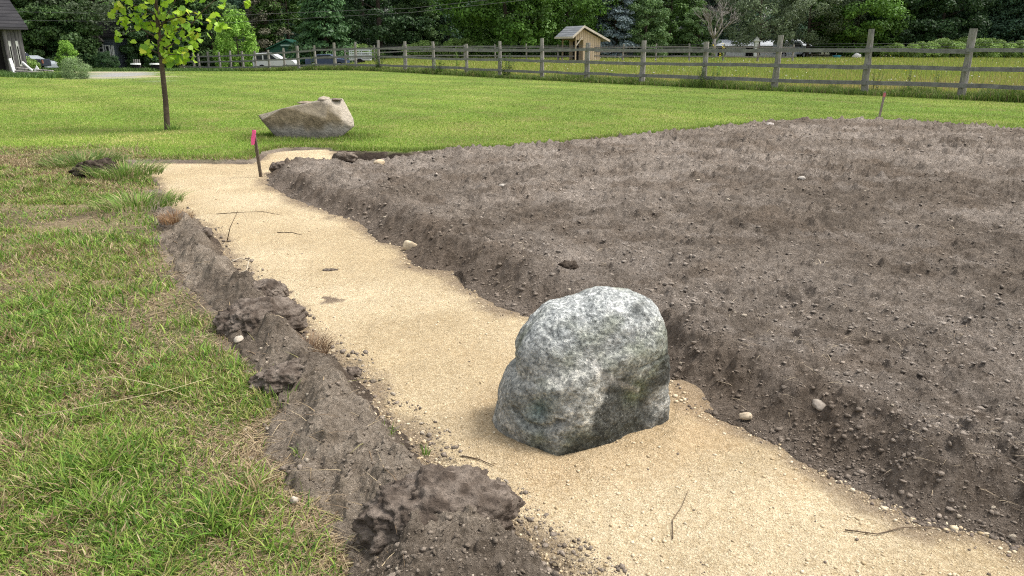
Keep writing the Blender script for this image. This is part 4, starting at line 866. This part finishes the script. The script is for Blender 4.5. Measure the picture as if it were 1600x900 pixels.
# bare grey tree
t = thing('bare_tree', 'bare pale grey tree with spreading leafless branches', 'tree', ((1115 - 800) * .000818 * 88, 88, ztf(22, 88)))
m = MB(); r_ = random.Random(5)
def branch(p, d, L_, r, dep):
    q = p + d * L_; mid = p.lerp(q, .5) + Vector((r_.uniform(-1, 1), r_.uniform(-1, 1), r_.uniform(-.3, .6))) * L_ * .07
    m.tube([p, mid, q], [r, r * .8, r * .6], 5 if dep < 2 else 4)
    if dep >= 5: return
    for _ in range(3 if dep < 4 else 2):
        nd = (d + Vector((r_.uniform(-1, 1), r_.uniform(-1, 1), r_.uniform(-.35, .6))) * .75).normalized(); branch(q if r_.random() < .6 else mid, nd, L_ * r_.uniform(.6, .85), r * .58, dep + 1)
m.tube([(0, 0, -.2), (.05, 0, 1.2), (0, 0, 2.1)], [.26, .2, .18], 8)
for a in range(5): branch(Vector((0, 0, 1.7 + .15 * a)), Vector((math.cos(a * 1.3) * .6, math.sin(a * 1.3) * .6, 1)).normalized(), 1.7, .11, 1)
m.build('trunk', M_barkp, t, smooth=True)
# far woods that close the view
rn = np.random.RandomState(77); Vs = []; Cs = []
for i in range(620):
    X = -175 + 350 * rn.rand(); Y = 150 + 20 * rn.rand(); Zc = 1 + 17 * rn.rand() ** .8; cs = 3.0; tone = .7 + .6 * rn.rand()
    v, c = leaf_cloud(rn, np.array([X, Y, Zc + .3]), np.array([cs, cs, cs * .7]), 90, .42, np.array((.025, .05, .02)) * tone, np.array((.05, .085, .035)) * tone); Vs.append(v); Cs.append(c)
V = np.concatenate(Vs); o = link('distant_woods', raw_mesh('distant_woods', V, np.arange(len(V)), 4, False, np.concatenate(Cs), M_leaf)); tag(o, 'unbroken dark woods closing the view behind the tree rows', 'woods', kind='stuff')

# ---------------------------------------------------------------- young planted tree
t = thing('young_tree', 'young planted tree with big bright yellow green leaves on the lawn', 'tree', (-6.82, 15, .05))
o0 = Vector((-6.82, 15, .05)); yb = m_plain('young_bark', (.095, .07, .052), .9, .15, .35, 14, .01)
tr = [(-6.82, 15, -.1), (-6.82, 15, .05), (-6.78, 15, .6), (-6.76, 15, 1.15), (-6.74, 15.0, 1.74), (-6.72, 15.02, 2.3), (-6.70, 15, 2.9), (-6.72, 15, 3.6), (-6.70, 15, 4.3)]
m = MB(); m.tube([Vector(p) - o0 for p in tr], [.07, .058, .051, .047, .041, .036, .029, .018, .006], 10, .1, 3)
BR = [[(-6.72, 1.90), (-6.59, 2.04), (-6.48, 2.17), (-6.36, 2.31), (-6.15, 2.55)], [(-6.76, 1.52), (-6.59, 1.61), (-6.44, 1.71), (-6.25, 1.79), (-6.05, 1.9)], [(-6.71, 1.80), (-6.35, 1.93), (-6.06, 2.03), (-5.91, 2.15), (-5.73, 2.28), (-5.45, 2.48), (-5.1, 2.6)], [(-6.74, 2.06), (-6.91, 2.09), (-6.89, 1.98), (-6.86, 1.85)], [(-6.73, 2.18), (-6.89, 2.28), (-7.15, 2.36), (-7.45, 2.3)], [(-6.72, 2.0), (-6.45, 2.1), (-6.12, 2.2), (-5.95, 2.25)], [(-6.76, 1.48), (-6.88, 1.55), (-7.0, 1.62)], [(-6.74, 1.75), (-7.1, 1.95), (-7.38, 1.88)], [(-6.76, 1.45), (-6.6, 1.47), (-6.35, 1.48)],
      [(-6.70, 2.8), (-7.1, 3.2), (-7.4, 3.4)], [(-6.70, 2.9), (-6.3, 3.2), (-6.0, 3.4)], [(-6.72, 3.3), (-7.0, 3.7), (-7.1, 3.9)], [(-6.70, 3.3), (-6.4, 3.7), (-6.3, 3.9)]]
r_ = random.Random(4)
for bI, br in enumerate(BR):
    yo = 0; P = []
    for k, (bx_, bz_) in enumerate(br): P.append(Vector((bx_, 15 + yo, bz_)) - o0); yo += r_.uniform(-.10, .10)
    m.tube(P, [.017 * (1 - .75 * k / (len(P) - 1)) for k in range(len(P))], 6)
m.build('trunk', yb, t, smooth=True)
CL = [(-7.41, 2.36), (-7.4, 2.22), (-7.35, 2.12), (-7.23, 2.14), (-7.24, 2.28), (-7.11, 2.06), (-6.98, 2.03), (-6.84, 2.0), (-7.05, 2.36), (-6.94, 2.3), (-7.01, 2.19), (-6.87, 2.19), (-6.63, 2.28), (-6.57, 2.22), (-6.41, 2.2), (-6.29, 2.28), (-6.49, 2.06), (-6.35, 2.11), (-6.09, 2.17), (-6.0, 2.22), (-6.48, 1.93), (-6.34, 1.98), (-6.42, 1.85), (-6.25, 1.9), (-6.11, 1.9), (-6.0, 1.85), (-6.3, 1.77), (-6.15, 1.76), (-6.11, 1.63), (-6.25, 1.63), (-6.36, 1.53), (-6.63, 1.76), (-6.68, 1.66), (-6.64, 1.58), (-6.6, 1.52), (-6.47, 1.49), (-6.41, 1.44), (-6.47, 1.37), (-6.67, 1.39), (-6.3, 1.5), (-6.26, 1.4), (-7.04, 1.63), (-6.94, 1.65), (-7.04, 1.55), (-6.88, 1.58), (-7.41, 1.85), (-7.39, 1.76), (-5.74, 2.2), (-5.79, 2.04), (-5.58, 2.03), (-5.51, 2.0), (-5.03, 2.43), (-5.48, 2.39), (-6.11, 2.01)]
for k in range(90):
    a = r_.uniform(0, 2 * PI); q = r_.random() ** .5; zz = r_.uniform(2.4, 4.3); CL.append((-6.7 + math.cos(a) * q * 1.0 * (1.2 - (zz - 2.4) / 2.4), zz))
rn = np.random.RandomState(12); LB = [(0, 0), (.16, .10), (.50, .22), (.44, .42), (.40, .62), (.26, .60), (.12, .82), (0, .74), (-.12, .82), (-.26, .60), (-.40, .62), (-.44, .42), (-.50, .22), (-.16, .10)]
V = []; F = []; cc = []
for i, (lx, lz) in enumerate(CL):
    n = 5 if i < 54 else 7
    if i in (47, 49, 51, 52, 45, 46): n = 3
    for j in range(n):
        p = np.array([lx - o0.x + rn.normal() * .045, rn.normal() * (.13 if i < 54 else .45), lz - o0.z + rn.normal() * .045]); s_ = .155 * rn.uniform(.6, 1.2)
        out = np.array([lx + 6.75 + rn.normal() * .3, rn.normal() * .7 - .25, -.55 + rn.normal() * .35]); out /= np.linalg.norm(out)
        nrm = np.cross(out, rn.normal(size=3)) * .8 + np.array([0, -.4, .8]); sd_ = np.cross(out, nrm); sd_ /= np.linalg.norm(sd_); nn = np.cross(sd_, out)
        q = len(V); c = np.array([(.30, .48, .03), (.38, .54, .04), (.19, .36, .03), (.46, .50, .05)][rn.choice(4, p=[.38, .3, .2, .12])]) * rn.uniform(.85, 1.15)
        for (u, v) in LB: V.append(p + sd_ * u * s_ + out * v * s_ + nn * (abs(u) * .25 - v * v * .2) * s_); cc.append(c)
        F.append([q + k for k in range(len(LB))])
me = raw_mesh('crown', np.array(V), np.array(F), len(LB), False, np.array(cc), M_ylf); link('crown', me, t)
tuft('grass_tuft', 'taller grass shoots at the foot of the young planted tree', 'grass tuft', -6.66, 14.95, .04, 60, .22, .012, .12, GP, [3, 3, 1], 90, None, .5)

# ---------------------------------------------------------------- buildings and vehicles
def boards(name, cA, cB, sc=6.5, axis='X', gap=.5):
    def f(N, L, b):
        tc = N('ShaderNodeTexCoord'); mp = N('ShaderNodeMapping'); L(tc.outputs['Object'], mp.inputs[0]); mp.inputs['Scale'].default_value = (sc, sc, .6) if axis == 'X' else (.6, .6, sc)
        w = N('ShaderNodeTexNoise'); w.inputs['Scale'].default_value = 1.0; w.inputs['Detail'].default_value = 5; w.inputs['Roughness'].default_value = .65; L(mp.outputs[0], w.inputs['Vector'])
        c = ramp(N, L, w.outputs['Fac'], [(.3, cA), (.7, cB)]); wv = N('ShaderNodeTexWave', wave_type='BANDS', bands_direction='X' if axis == 'X' else 'Z'); wv.inputs['Scale'].default_value = sc * .25; L(tc.outputs['Object'], wv.inputs['Vector'])
        g = ramp(N, L, wv.outputs['Fac'], [(.0, (.35, .35, .35)), (.10, (1, 1, 1))]); L(mixc(N, L, c, g, 1.0, 'MULTIPLY'), b.inputs['Base Color']); bump(N, L, b, wv.outputs['Fac'], .02, .5)
    return mat(name, f, .9, .1)
M_barn = boards('barn_board', (.045, .044, .05), (.16, .15, .15), 5)
M_barn2 = m_plain('bleached_board', (.42, .42, .40), .8)
M_shing = boards('dark_shingle', (.022, .022, .025), (.05, .048, .05), 5, 'Z')
M_dark = m_plain('dark_interior', (.012, .011, .012), .9, .1)
M_white = m_plain('white_paint', (.72, .72, .70), .5, .4, .08)
M_glass = m_plain('window_glass', (.02, .025, .03), .08, .6, .1)
# barn
t = thing('barn', 'old weathered grey board barn with a dark roof at the left edge', 'barn', (-37.4, 60, ztf(-37, 60) - .02), R(54))
B_ = MB(); B_.box(-1.3, 0, 0, 8, 0, 3.45).box(-10, -2.6, 0, 8, 0, 3.45); B_.box(-2.6, -1.3, 0.15, 8, 2.95, 3.45); B_.prism([(0, 8, 3.45), (0, 0, 3.45), (0, 4, 6.9)], (-10, 0, 0)); B_.build('wall', M_barn, t)
MB().box(-2.58, -1.32, .6, .7, 0, 2.94).build('doorway', M_dark, t)  # near-black panel stands in for the shade inside the opening
rf = MB(); rf.prism([(.35, -.45, 3.10), (.35, -.45, 3.28), (.35, 4, 7.22), (.35, 8.45, 3.28), (.35, 8.45, 3.10), (.35, 4, 7.02)], (-10.7, 0, 0)); rf.build('roof', M_shing, t)
for xx in (-1.05, -.55): f = MB().box(xx, xx + .17, -.04, .002, .45, 2.3).build('window', M_barn2, t); MB().box(xx + .05, xx + .13, -.06, -.042, .6, 1.9).build('pane', M_dark, f)
# planks and scrap by the barn
M_plank = boards('scrap_plank', (.20, .18, .16), (.42, .39, .36), 4)
gpl = 'boards heaped at the foot of the barn'
for lab, a, b_, w_, h_, mm in [('long grey plank on top of the heap by the barn', (-30.6, 48, .50), (-27.6, 46.6, .36), .18, .07, M_plank), ('pale split plank on the middle of the heap by the barn', (-30.2, 47.2, .34), (-27.2, 46.0, .26), .2, .09, M_plank), ('short thick board at the bottom of the heap by the barn', (-29.8, 46.9, .16), (-27.5, 45.9, .14), .22, .12, M_plank), ('white board leaning on the heap by the barn', (-29.75, 47.3, .86), (-29.05, 47.0, .36), .08, .10, M_white), ('greyed post lying under the heap by the barn', (-30.8, 47.6, .2), (-28.3, 47.3, .2), .2, .16, M_rail), ('white post leaning at the extreme left beside the barn', (-30.25, 47.2, 0.), (-30.6, 47.5, 1.05), .16, .14, M_white)]:
    o = MB().beam(a, b_, w_, h_).build('plank', mm, bevel=.01); tag(o, lab, 'board', gpl)
M_red = m_plain('rust_red', (.22, .09, .06), .8, .2, .5, 12)
t = thing('garden_tiller', 'rusty red machine part at the end of the plank heap', 'machine', (-27.45, 45.9, ztf(-27, 46)))
t.scale = (.55, .55, .55)
MB().box(-.55, .45, -.2, .2, .15, .42).build('deck', M_red, t, bevel=.05); MB().tube([(-.4, 0, .4), (-.6, 0, .9), (-.7, 0, 1.15)], .035, 6).build('handle', M_dark, t); MB().tube([(-.3, -.28, .18), (-.3, -.2, .18)], .18, 12).build('wheel', M_dark, t); MB().tube([(.25, -.28, .15), (.25, -.2, .15)], .15, 12).build('wheel', M_dark, t)
o = MB().prism([(-29.0, 47.1, .36), (-28.65, 47.1, .36), (-28.85, 47.15, .68)], (0, .03, 0)).build('broken_panel', M_white); tag(o, 'triangular broken white panel standing on the plank heap', 'panel')
t = thing('trestle', 'small dark metal trestle between the plank heap and the bush', 'trestle', (-26.75, 47, ztf(-27, 47)))
t.scale = (.55, .55, .55)
for xx in (-.9, .0): MB().beam((xx, 0, 0), (xx + .1, 0, 1.0), .05, .05).build('leg', M_dark, t)
MB().beam((-.95, 0, .25), (.1, 0, .3), .05, .05).build('rail', M_dark, t)

def car(name, label, X, Y, rz, prof, glass, col, L_, W_=1.8, wheels=(.9, 3.6), wr=.34, trim=None):
    """prof: side outline (x,z) of the body; glass: list of side window outlines; rests on the ground"""
    z0 = ztf(X, Y); t = thing(name, label, 'car', (X, Y, z0), rz); mm = m_plain(name + '_paint', col, .45, .4, .06)
    b_ = MB(); b_.prism([(x_, -W_ / 2, z_) for x_, z_ in prof], (0, W_, 0)); b_.build('body', mm, t, bevel=.05)
    for gl in glass:
        for s_ in (-1, 1): MB().prism([(x_, s_ * (W_ / 2 + .004) - .012, z_) for x_, z_ in gl], (0, .024, 0)).build('window', M_glass, t)
    for wx in wheels:
        for s_ in (-1, 1):
            w_ = MB().tube([(wx, s_ * (W_ / 2 - .16), wr), (wx, s_ * (W_ / 2 + .03), wr)], wr, 20).build('wheel', M_dark, t)
            MB().tube([(wx, s_ * (W_ / 2 + .02), wr), (wx, s_ * (W_ / 2 + .045), wr)], wr * .6, 14).build('rim', m_rim, w_)
    return t
m_rim = m_plain('wheel_rim', (.45, .45, .46), .4, .5)
# pickup: x grows towards the tail
t = car('pickup_truck', 'dark pickup truck parked behind the barn corner with its tail to the right', -50.2, 75, R(4), [(0, .45), (.1, .95), (1.3, 1.05), (1.9, 1.65), (3.1, 1.68), (3.3, 1.15), (5.1, 1.15), (5.15, .5)], [[(1.75, 1.1), (2.1, 1.55), (3.0, 1.58), (3.1, 1.1)]], (.025, .03, .045), 5.2, wheels=(1.0, 4.0), wr=.4)
MB().box(5.15, 5.22, -.88, -.68, .75, 1.08).build('taillight', M_red, t); MB().prism([(3.45, -.93, .48), (3.6, -.93, .80), (4.0, -.93, .93), (4.4, -.93, .8), (4.55, -.93, .48), (4.65, -.93, .48), (4.45, -.93, .88), (4.0, -.93, 1.02), (3.55, -.93, .88), (3.35, -.93, .48)], (0, .02, 0)).build('arch_trim', m_plain('beige_trim', (.42, .38, .33), .6), t)
MB().box(1.88, 3.0, -.75, .75, 1.69, 1.76).build('roof_rack', m_rim, t)
t = car('silver_car', 'silver car with its front showing right of the dark pickup', -52.0, 81, R(-6), [(0, .45), (.0, .95), (.7, 1.5), (2.3, 1.58), (3.3, 1.12), (4.3, .98), (4.5, .75), (4.5, .32), (.1, .32)], [[(.8, 1.0), (1.0, 1.4), (2.25, 1.46), (2.95, 1.08)]], (.26, .29, .31), 4.5, wheels=(.9, 3.75))
MB().box(4.44, 4.53, -.85, -.5, .74, .90).build('headlight', M_white, t); MB().box(4.44, 4.53, .5, .85, .74, .90).build('headlight', M_white, t)
t = car('white_car', 'white estate car behind the far rail fence', -26.9, 81.5, R(3), [(0, .4), (-.05, 1.0), (.15, 1.62), (.5, 1.82), (2.0, 1.85), (2.9, 1.30), (4.1, 1.12), (4.35, .85), (4.35, .35)], [[(.25, 1.1), (.4, 1.6), (1.0, 1.65), (1.0, 1.1)], [(1.15, 1.1), (1.15, 1.65), (1.9, 1.66), (2.55, 1.15)]], (.50, .51, .52), 4.4, wheels=(.9, 3.4))
t = car('blue_car', 'low dark blue car behind the fence right of the white car', -22.0, 83.5, R(2), [(0, .4), (0, .95), (.7, 1.05), (1.3, 1.42), (2.7, 1.44), (3.5, 1.02), (4.4, .9), (4.5, .4)], [[(1.1, 1.02), (1.4, 1.34), (2.6, 1.36), (3.2, 1.0)]], (.035, .05, .10), 4.5, wheels=(.9, 3.6))
# slatted trailer
t = thing('slatted_trailer', 'pale slatted utility trailer behind the fence under the dark broad tree', 'trailer', (-16.6, 79.5, ztf(-16.6, 79.5)), R(2))
MB().box(0, 2.1, 0, 1.3, .42, .55).build('bed', m_rim, t)
m_sl = m_plain('slat_paint', (.50, .53, .55), .5)
for s_ in (-.03, 1.3):
    q = MB()
    for zz in (.62, .86, 1.10, 1.34): q.box(0, 2.1, s_, s_ + .03, zz, zz + .14)
    for xx in (0, 1.03, 2.04): q.box(xx, xx + .06, s_ + .032, s_ + .07, .5, 1.5)
    q.build('side_rail', m_sl, t)
for s_ in (-.12, 1.36): MB().tube([(1.05, s_, .3), (1.05, s_ + .1, .3)], .3, 16).build('wheel', M_dark, t)
# green shed
M_green = m_plain('green_paint', (.015, .085, .055), .6); t = thing('green_shed', 'dark green shed roof showing behind the white car', 'shed', (-28.3, 91, ztf(-28, 91)))
MB().box(0, 4.2, 0, 3, 0, 2.3).prism([(0, 0, 2.3), (4.2, 0, 2.3), (2.1, 0, 3.2)], (0, 3, 0)).build('wall', M_green, t)
MB().prism([(-.25, -.25, 2.24), (2.1, -.25, 3.26), (4.45, -.25, 2.24), (4.45, -.25, 2.34), (2.1, -.25, 3.38), (-.25, -.25, 2.34)], (0, 3.5, 0)).build('roof', m_plain('green_metal', (.03, .13, .085), .4), t)
MB().box(1.5, 3.4, -.28, -.252, 2.62, 2.78).build('fascia', m_plain('pale_fascia', (.35, .48, .42), .5), t); MB().box(1.5, 2.6, -.06, -.003, .05, 2.0).build('door', m_plain('green_door', (.012, .06, .04), .5), t)
# wooden shed
M_new = boards('new_board', (.40, .31, .21), (.62, .51, .37), 5.5); M_sh2 = boards('grey_shingle', (.13, .14, .15), (.24, .25, .26), 6, 'Z'); M_trim = m_plain('pale_trim', (.50, .45, .38), .7)
t = thing('wooden_shed', 'small raw wood shed with a grey salt box roof in the meadow', 'shed', (6.15, 76, ztf(6, 76) - .05), R(30))
HH = 2.35
B_ = MB(); B_.box(0.9, 3.0, 0, 2.4, 0, 2.05).prism([(0, 0, 2.05), (3.0, 0, 2.05), (3.0, 0, 2.15), (.75, 0, 3.12), (0, 0, 2.55)], (0, 2.4, 0)); B_.box(0, .12, 0, .12, 0, 2.04); B_.box(0, .12, 2.28, 2.4, 0, 2.04); B_.build('wall', M_new, t)
MB().box(.86, .895, .7, 1.7, .05, 1.95).build('door', M_dark, t)  # near-black slab stands in for the shade of the open doorway
rf = MB(); rf.prism([(-.55, -.35, 2.22), (.75, -.35, 3.22), (3.85, -.35, 1.92), (3.85, -.35, 2.04), (.75, -.35, 3.36), (-.6, -.35, 2.34)], (0, 3.1, 0)); r0 = rf.build('roof', M_sh2, t)
fs = MB(); fs.prism([(-.58, -.40, 2.16), (.75, -.40, 3.17), (3.88, -.40, 1.86), (3.88, -.40, 2.06), (.75, -.40, 3.38), (-.62, -.40, 2.36)], (0, .045, 0)).build('fascia', M_trim, t)
MB().box(-.66, -.60, -.36, 2.74, 2.18, 2.36).build('eave_board', M_trim, t); MB().beam((.06, -.03, 1.5), (.75, -.03, 2.3), .06, .1).build('bracket', M_trim, t)
# blue grey house
M_blue = boards('blue_siding', (.07, .085, .105), (.115, .135, .16), 6, 'Z'); t = thing('blue_house', 'blue grey clapboard house with white framed windows under the trees', 'house', (-50.6, 90, ztf(-50, 90)))
MB().box(0, 5.0, 0, 3, 0, 3.6).build('wall', M_blue, t)
MB().prism([(-.4, -.5, 3.55), (5.4, -.5, 3.55), (5.4, 1.5, 5.2), (-.4, 1.5, 5.2)], (0, 0, .15)).prism([(-.4, 3.5, 3.55), (5.4, 3.5, 3.55), (5.4, 1.5, 5.2), (-.4, 1.5, 5.2)], (0, 0, .149)).build('roof', M_shing, t)
for x0, z0, w_, h_ in ((2.3, 1.95, .6, 1.0), (3.08, 1.95, .62, 1.0), (3.85, .95, .55, 1.8), (4.52, 1.0, .3, 1.7), (.7, 1.6, .6, 1.1)):
    f = MB().box(x0, x0 + w_, -.08, -.003, z0, z0 + h_).build('window', M_white, t); MB().box(x0 + .13, x0 + w_ - .13, -.1, -.083, z0 + .1, z0 + h_ / 2 - .04).box(x0 + .13, x0 + w_ - .13, -.1, -.083, z0 + h_ / 2 + .04, z0 + h_ - .1).build('pane', M_glass, f)
MB().prism([(2.1, -.9, 3.15), (4.1, -.9, 3.15), (3.3, -.5, 4.0), (2.9, -.5, 4.0)], (0, .5, .0)).build('porch_roof', m_plain('grey_roof', (.20, .18, .17), .8), t)
# white house far behind
t = thing('white_house', 'white house with a grey roof glimpsed between trees', 'house', (25.6, 125, ztf(26, 125)))
MB().box(0, 11, 0, 8, 0, 7.4).prism([(0, 0, 7.4), (0, 8, 7.4), (0, 4, 10.4)], (11, 0, 0)).build('wall', M_white, t)
MB().prism([(-.4, -.5, 7.1), (-.4, 4, 10.55), (-.4, 8.5, 7.1), (-.4, 8.5, 7.3), (-.4, 4, 10.8), (-.4, -.5, 7.3)], (11.8, 0, 0)).build('roof', m_plain('grey_roofing', (.30, .30, .30), .8), t)
for zz in (1.2, 4.6):
    for xx in (.8, 3.2, 6.4, 9.0): f = MB().box(xx, xx + 1.0, -.06, -.003, zz, zz + 1.6).build('window', M_trim, t); MB().box(xx + .1, xx + .9, -.08, -.063, zz + .1, zz + 1.5).build('pane', M_glass, f)
# white outbuilding and things under the willowy trees
t = thing('white_outbuilding', 'low white outbuilding under the willowy trees', 'outbuilding', (31.5, 112, ztf(31, 112)))
MB().box(-4, 11, 0, 4, 0, 1.5).build('wall', M_white, t); MB().prism([(-4.3, -.3, 1.45), (11.3, -.3, 1.45), (11.3, 4.3, 2.3), (-4.3, 4.3, 2.3)], (0, 0, .1)).build('roof', m_plain('tin_roof', (.42, .44, .46), .5), t)
for xx in (-2, 2, 6.5): MB().box(xx, xx + 1.1, -.05, -.003, .1, 1.25).build('door', M_dark, t)
t = thing('white_post', 'white capped post standing under the grey green willowy tree', 'post', (29.0, 93, ztf(29, 93)))
MB().box(-.22, .22, -.22, .22, 0, 1.9).build('shaft', M_white, t); MB().prism([(-.4, -.4, 1.9), (.4, -.4, 1.9), (.4, .4, 1.9), (-.4, .4, 1.9)], (0, 0, .12)).tube([(0, 0, 2.02), (0, 0, 2.25), (0, 0, 2.45)], [.34, .25, .03], 8).build('cap', M_white, t)
t = car('white_van', 'white van parked under the silvery feathery tree', 33.6, 100, 0, [(0, .4), (0, 1.9), (.2, 2.05), (2.8, 2.05), (3.4, 1.3), (4.3, 1.15), (4.4, .4)], [[(2.1, 1.25), (2.1, 1.85), (2.7, 1.85), (3.1, 1.3)]], (.62, .66, .70), 4.4, wheels=(.9, 3.5))
t = thing('picnic_table', 'dark brown picnic table under the bright green tree', 'table', (37.2, 95, ztf(37, 95)))
MB().box(-1.1, 1.1, -.45, .45, .72, .78).build('table_top', M_stake, t)
for s_ in (-.85, .65): MB().box(-1.1, 1.1, s_, s_ + .22, .42, .47).build('bench', M_stake, t)
for xx in (-.8, .8): MB().beam((xx, -.7, 0), (xx, .25, .72), .08, .06).beam((xx, .7, 0), (xx, -.25, .71), .05, .06).build('leg', M_stake, t)
t = thing('blue_tub', 'small blue tub on the grass beside the picnic table', 'tub', (38.1, 91.5, ztf(38, 91)))
MB().tube([(0, 0, 0), (0, 0, .3)], [.33, .42], 16).build('basin', m_plain('blue_plastic', (.03, .20, .32), .4), t); MB().tube([(0, 0, .3), (0, 0, .34)], [.46, .46], 16).build('rim', m_plain('blue_rim', (.05, .26, .40), .4), t)
lump('pale_rock', 'white rock lying in the grass near the blue tub', 'rock', (40.8, 92.5, ztf(41, 92) + .25), (.6, .4, .35), .2, (.55, .54, .5), (.7, .69, .65), m=M_stone, seed=31, sub=3, amp=.3, face=3)
for lab, X, w_ in (('white lidded dark barrel, left of the two by the gravel drive', -36.3, .42), ('white lidded dark low barrel, right of the two by the gravel drive', -34.35, .5)):
    t = thing('barrel', lab, 'barrel', (X, 75, ztf(X, 75)), 0, 'lidded barrels by the drive'); hh = .62
    MB().tube([(0, 0, 0), (0, 0, hh * .5), (0, 0, hh)], [w_ * .85, w_, w_ * .9], 16).build('drum', M_dark, t, smooth=False); MB().tube([(0, 0, hh), (0, 0, hh + .14)], [w_ * 1.12, w_ * 1.08], 16).build('lid', M_white, t)
t = thing('wooden_chair', 'small pale wooden garden chair left of the barrels', 'chair', (-37.2, 77, ztf(-37, 77)), R(10))
for xx, yy in ((-.28, -.25), (.28, -.25), (-.28, .25), (.28, .25)): MB().box(xx - .03, xx + .03, yy - .03, yy + .03, 0, .42).build('leg', M_plank, t)
MB().box(-.33, .33, -.3, .3, .42, .48).build('seat', M_plank, t); q = MB()
for xx in (-.28, -.1, .08, .26): q.box(xx - .05, xx + .05, .28, .32, .5, 1.15)
q.build('backrest', M_plank, t)
# overhead wires
o = MB().tube([(-80, 70, 7.0), (-45, 74, 4.95), (-27, 76, 4.75), (-10, 80, 5.6), (10, 86, 8)], .02, 4).build('overhead_wire', M_wire); tag(o, 'thin dark overhead wire passing in front of the trees at the left', 'wire', 'overhead wires')
o = MB().tube([(-80, 70, 6.2), (-45, 74, 4.2), (-27, 76, 4.1), (-10, 80, 5.2), (10, 86, 7.6)], .02, 4).build('overhead_wire', M_wire); tag(o, 'lower of the two overhead wires at the left', 'wire', 'overhead wires')
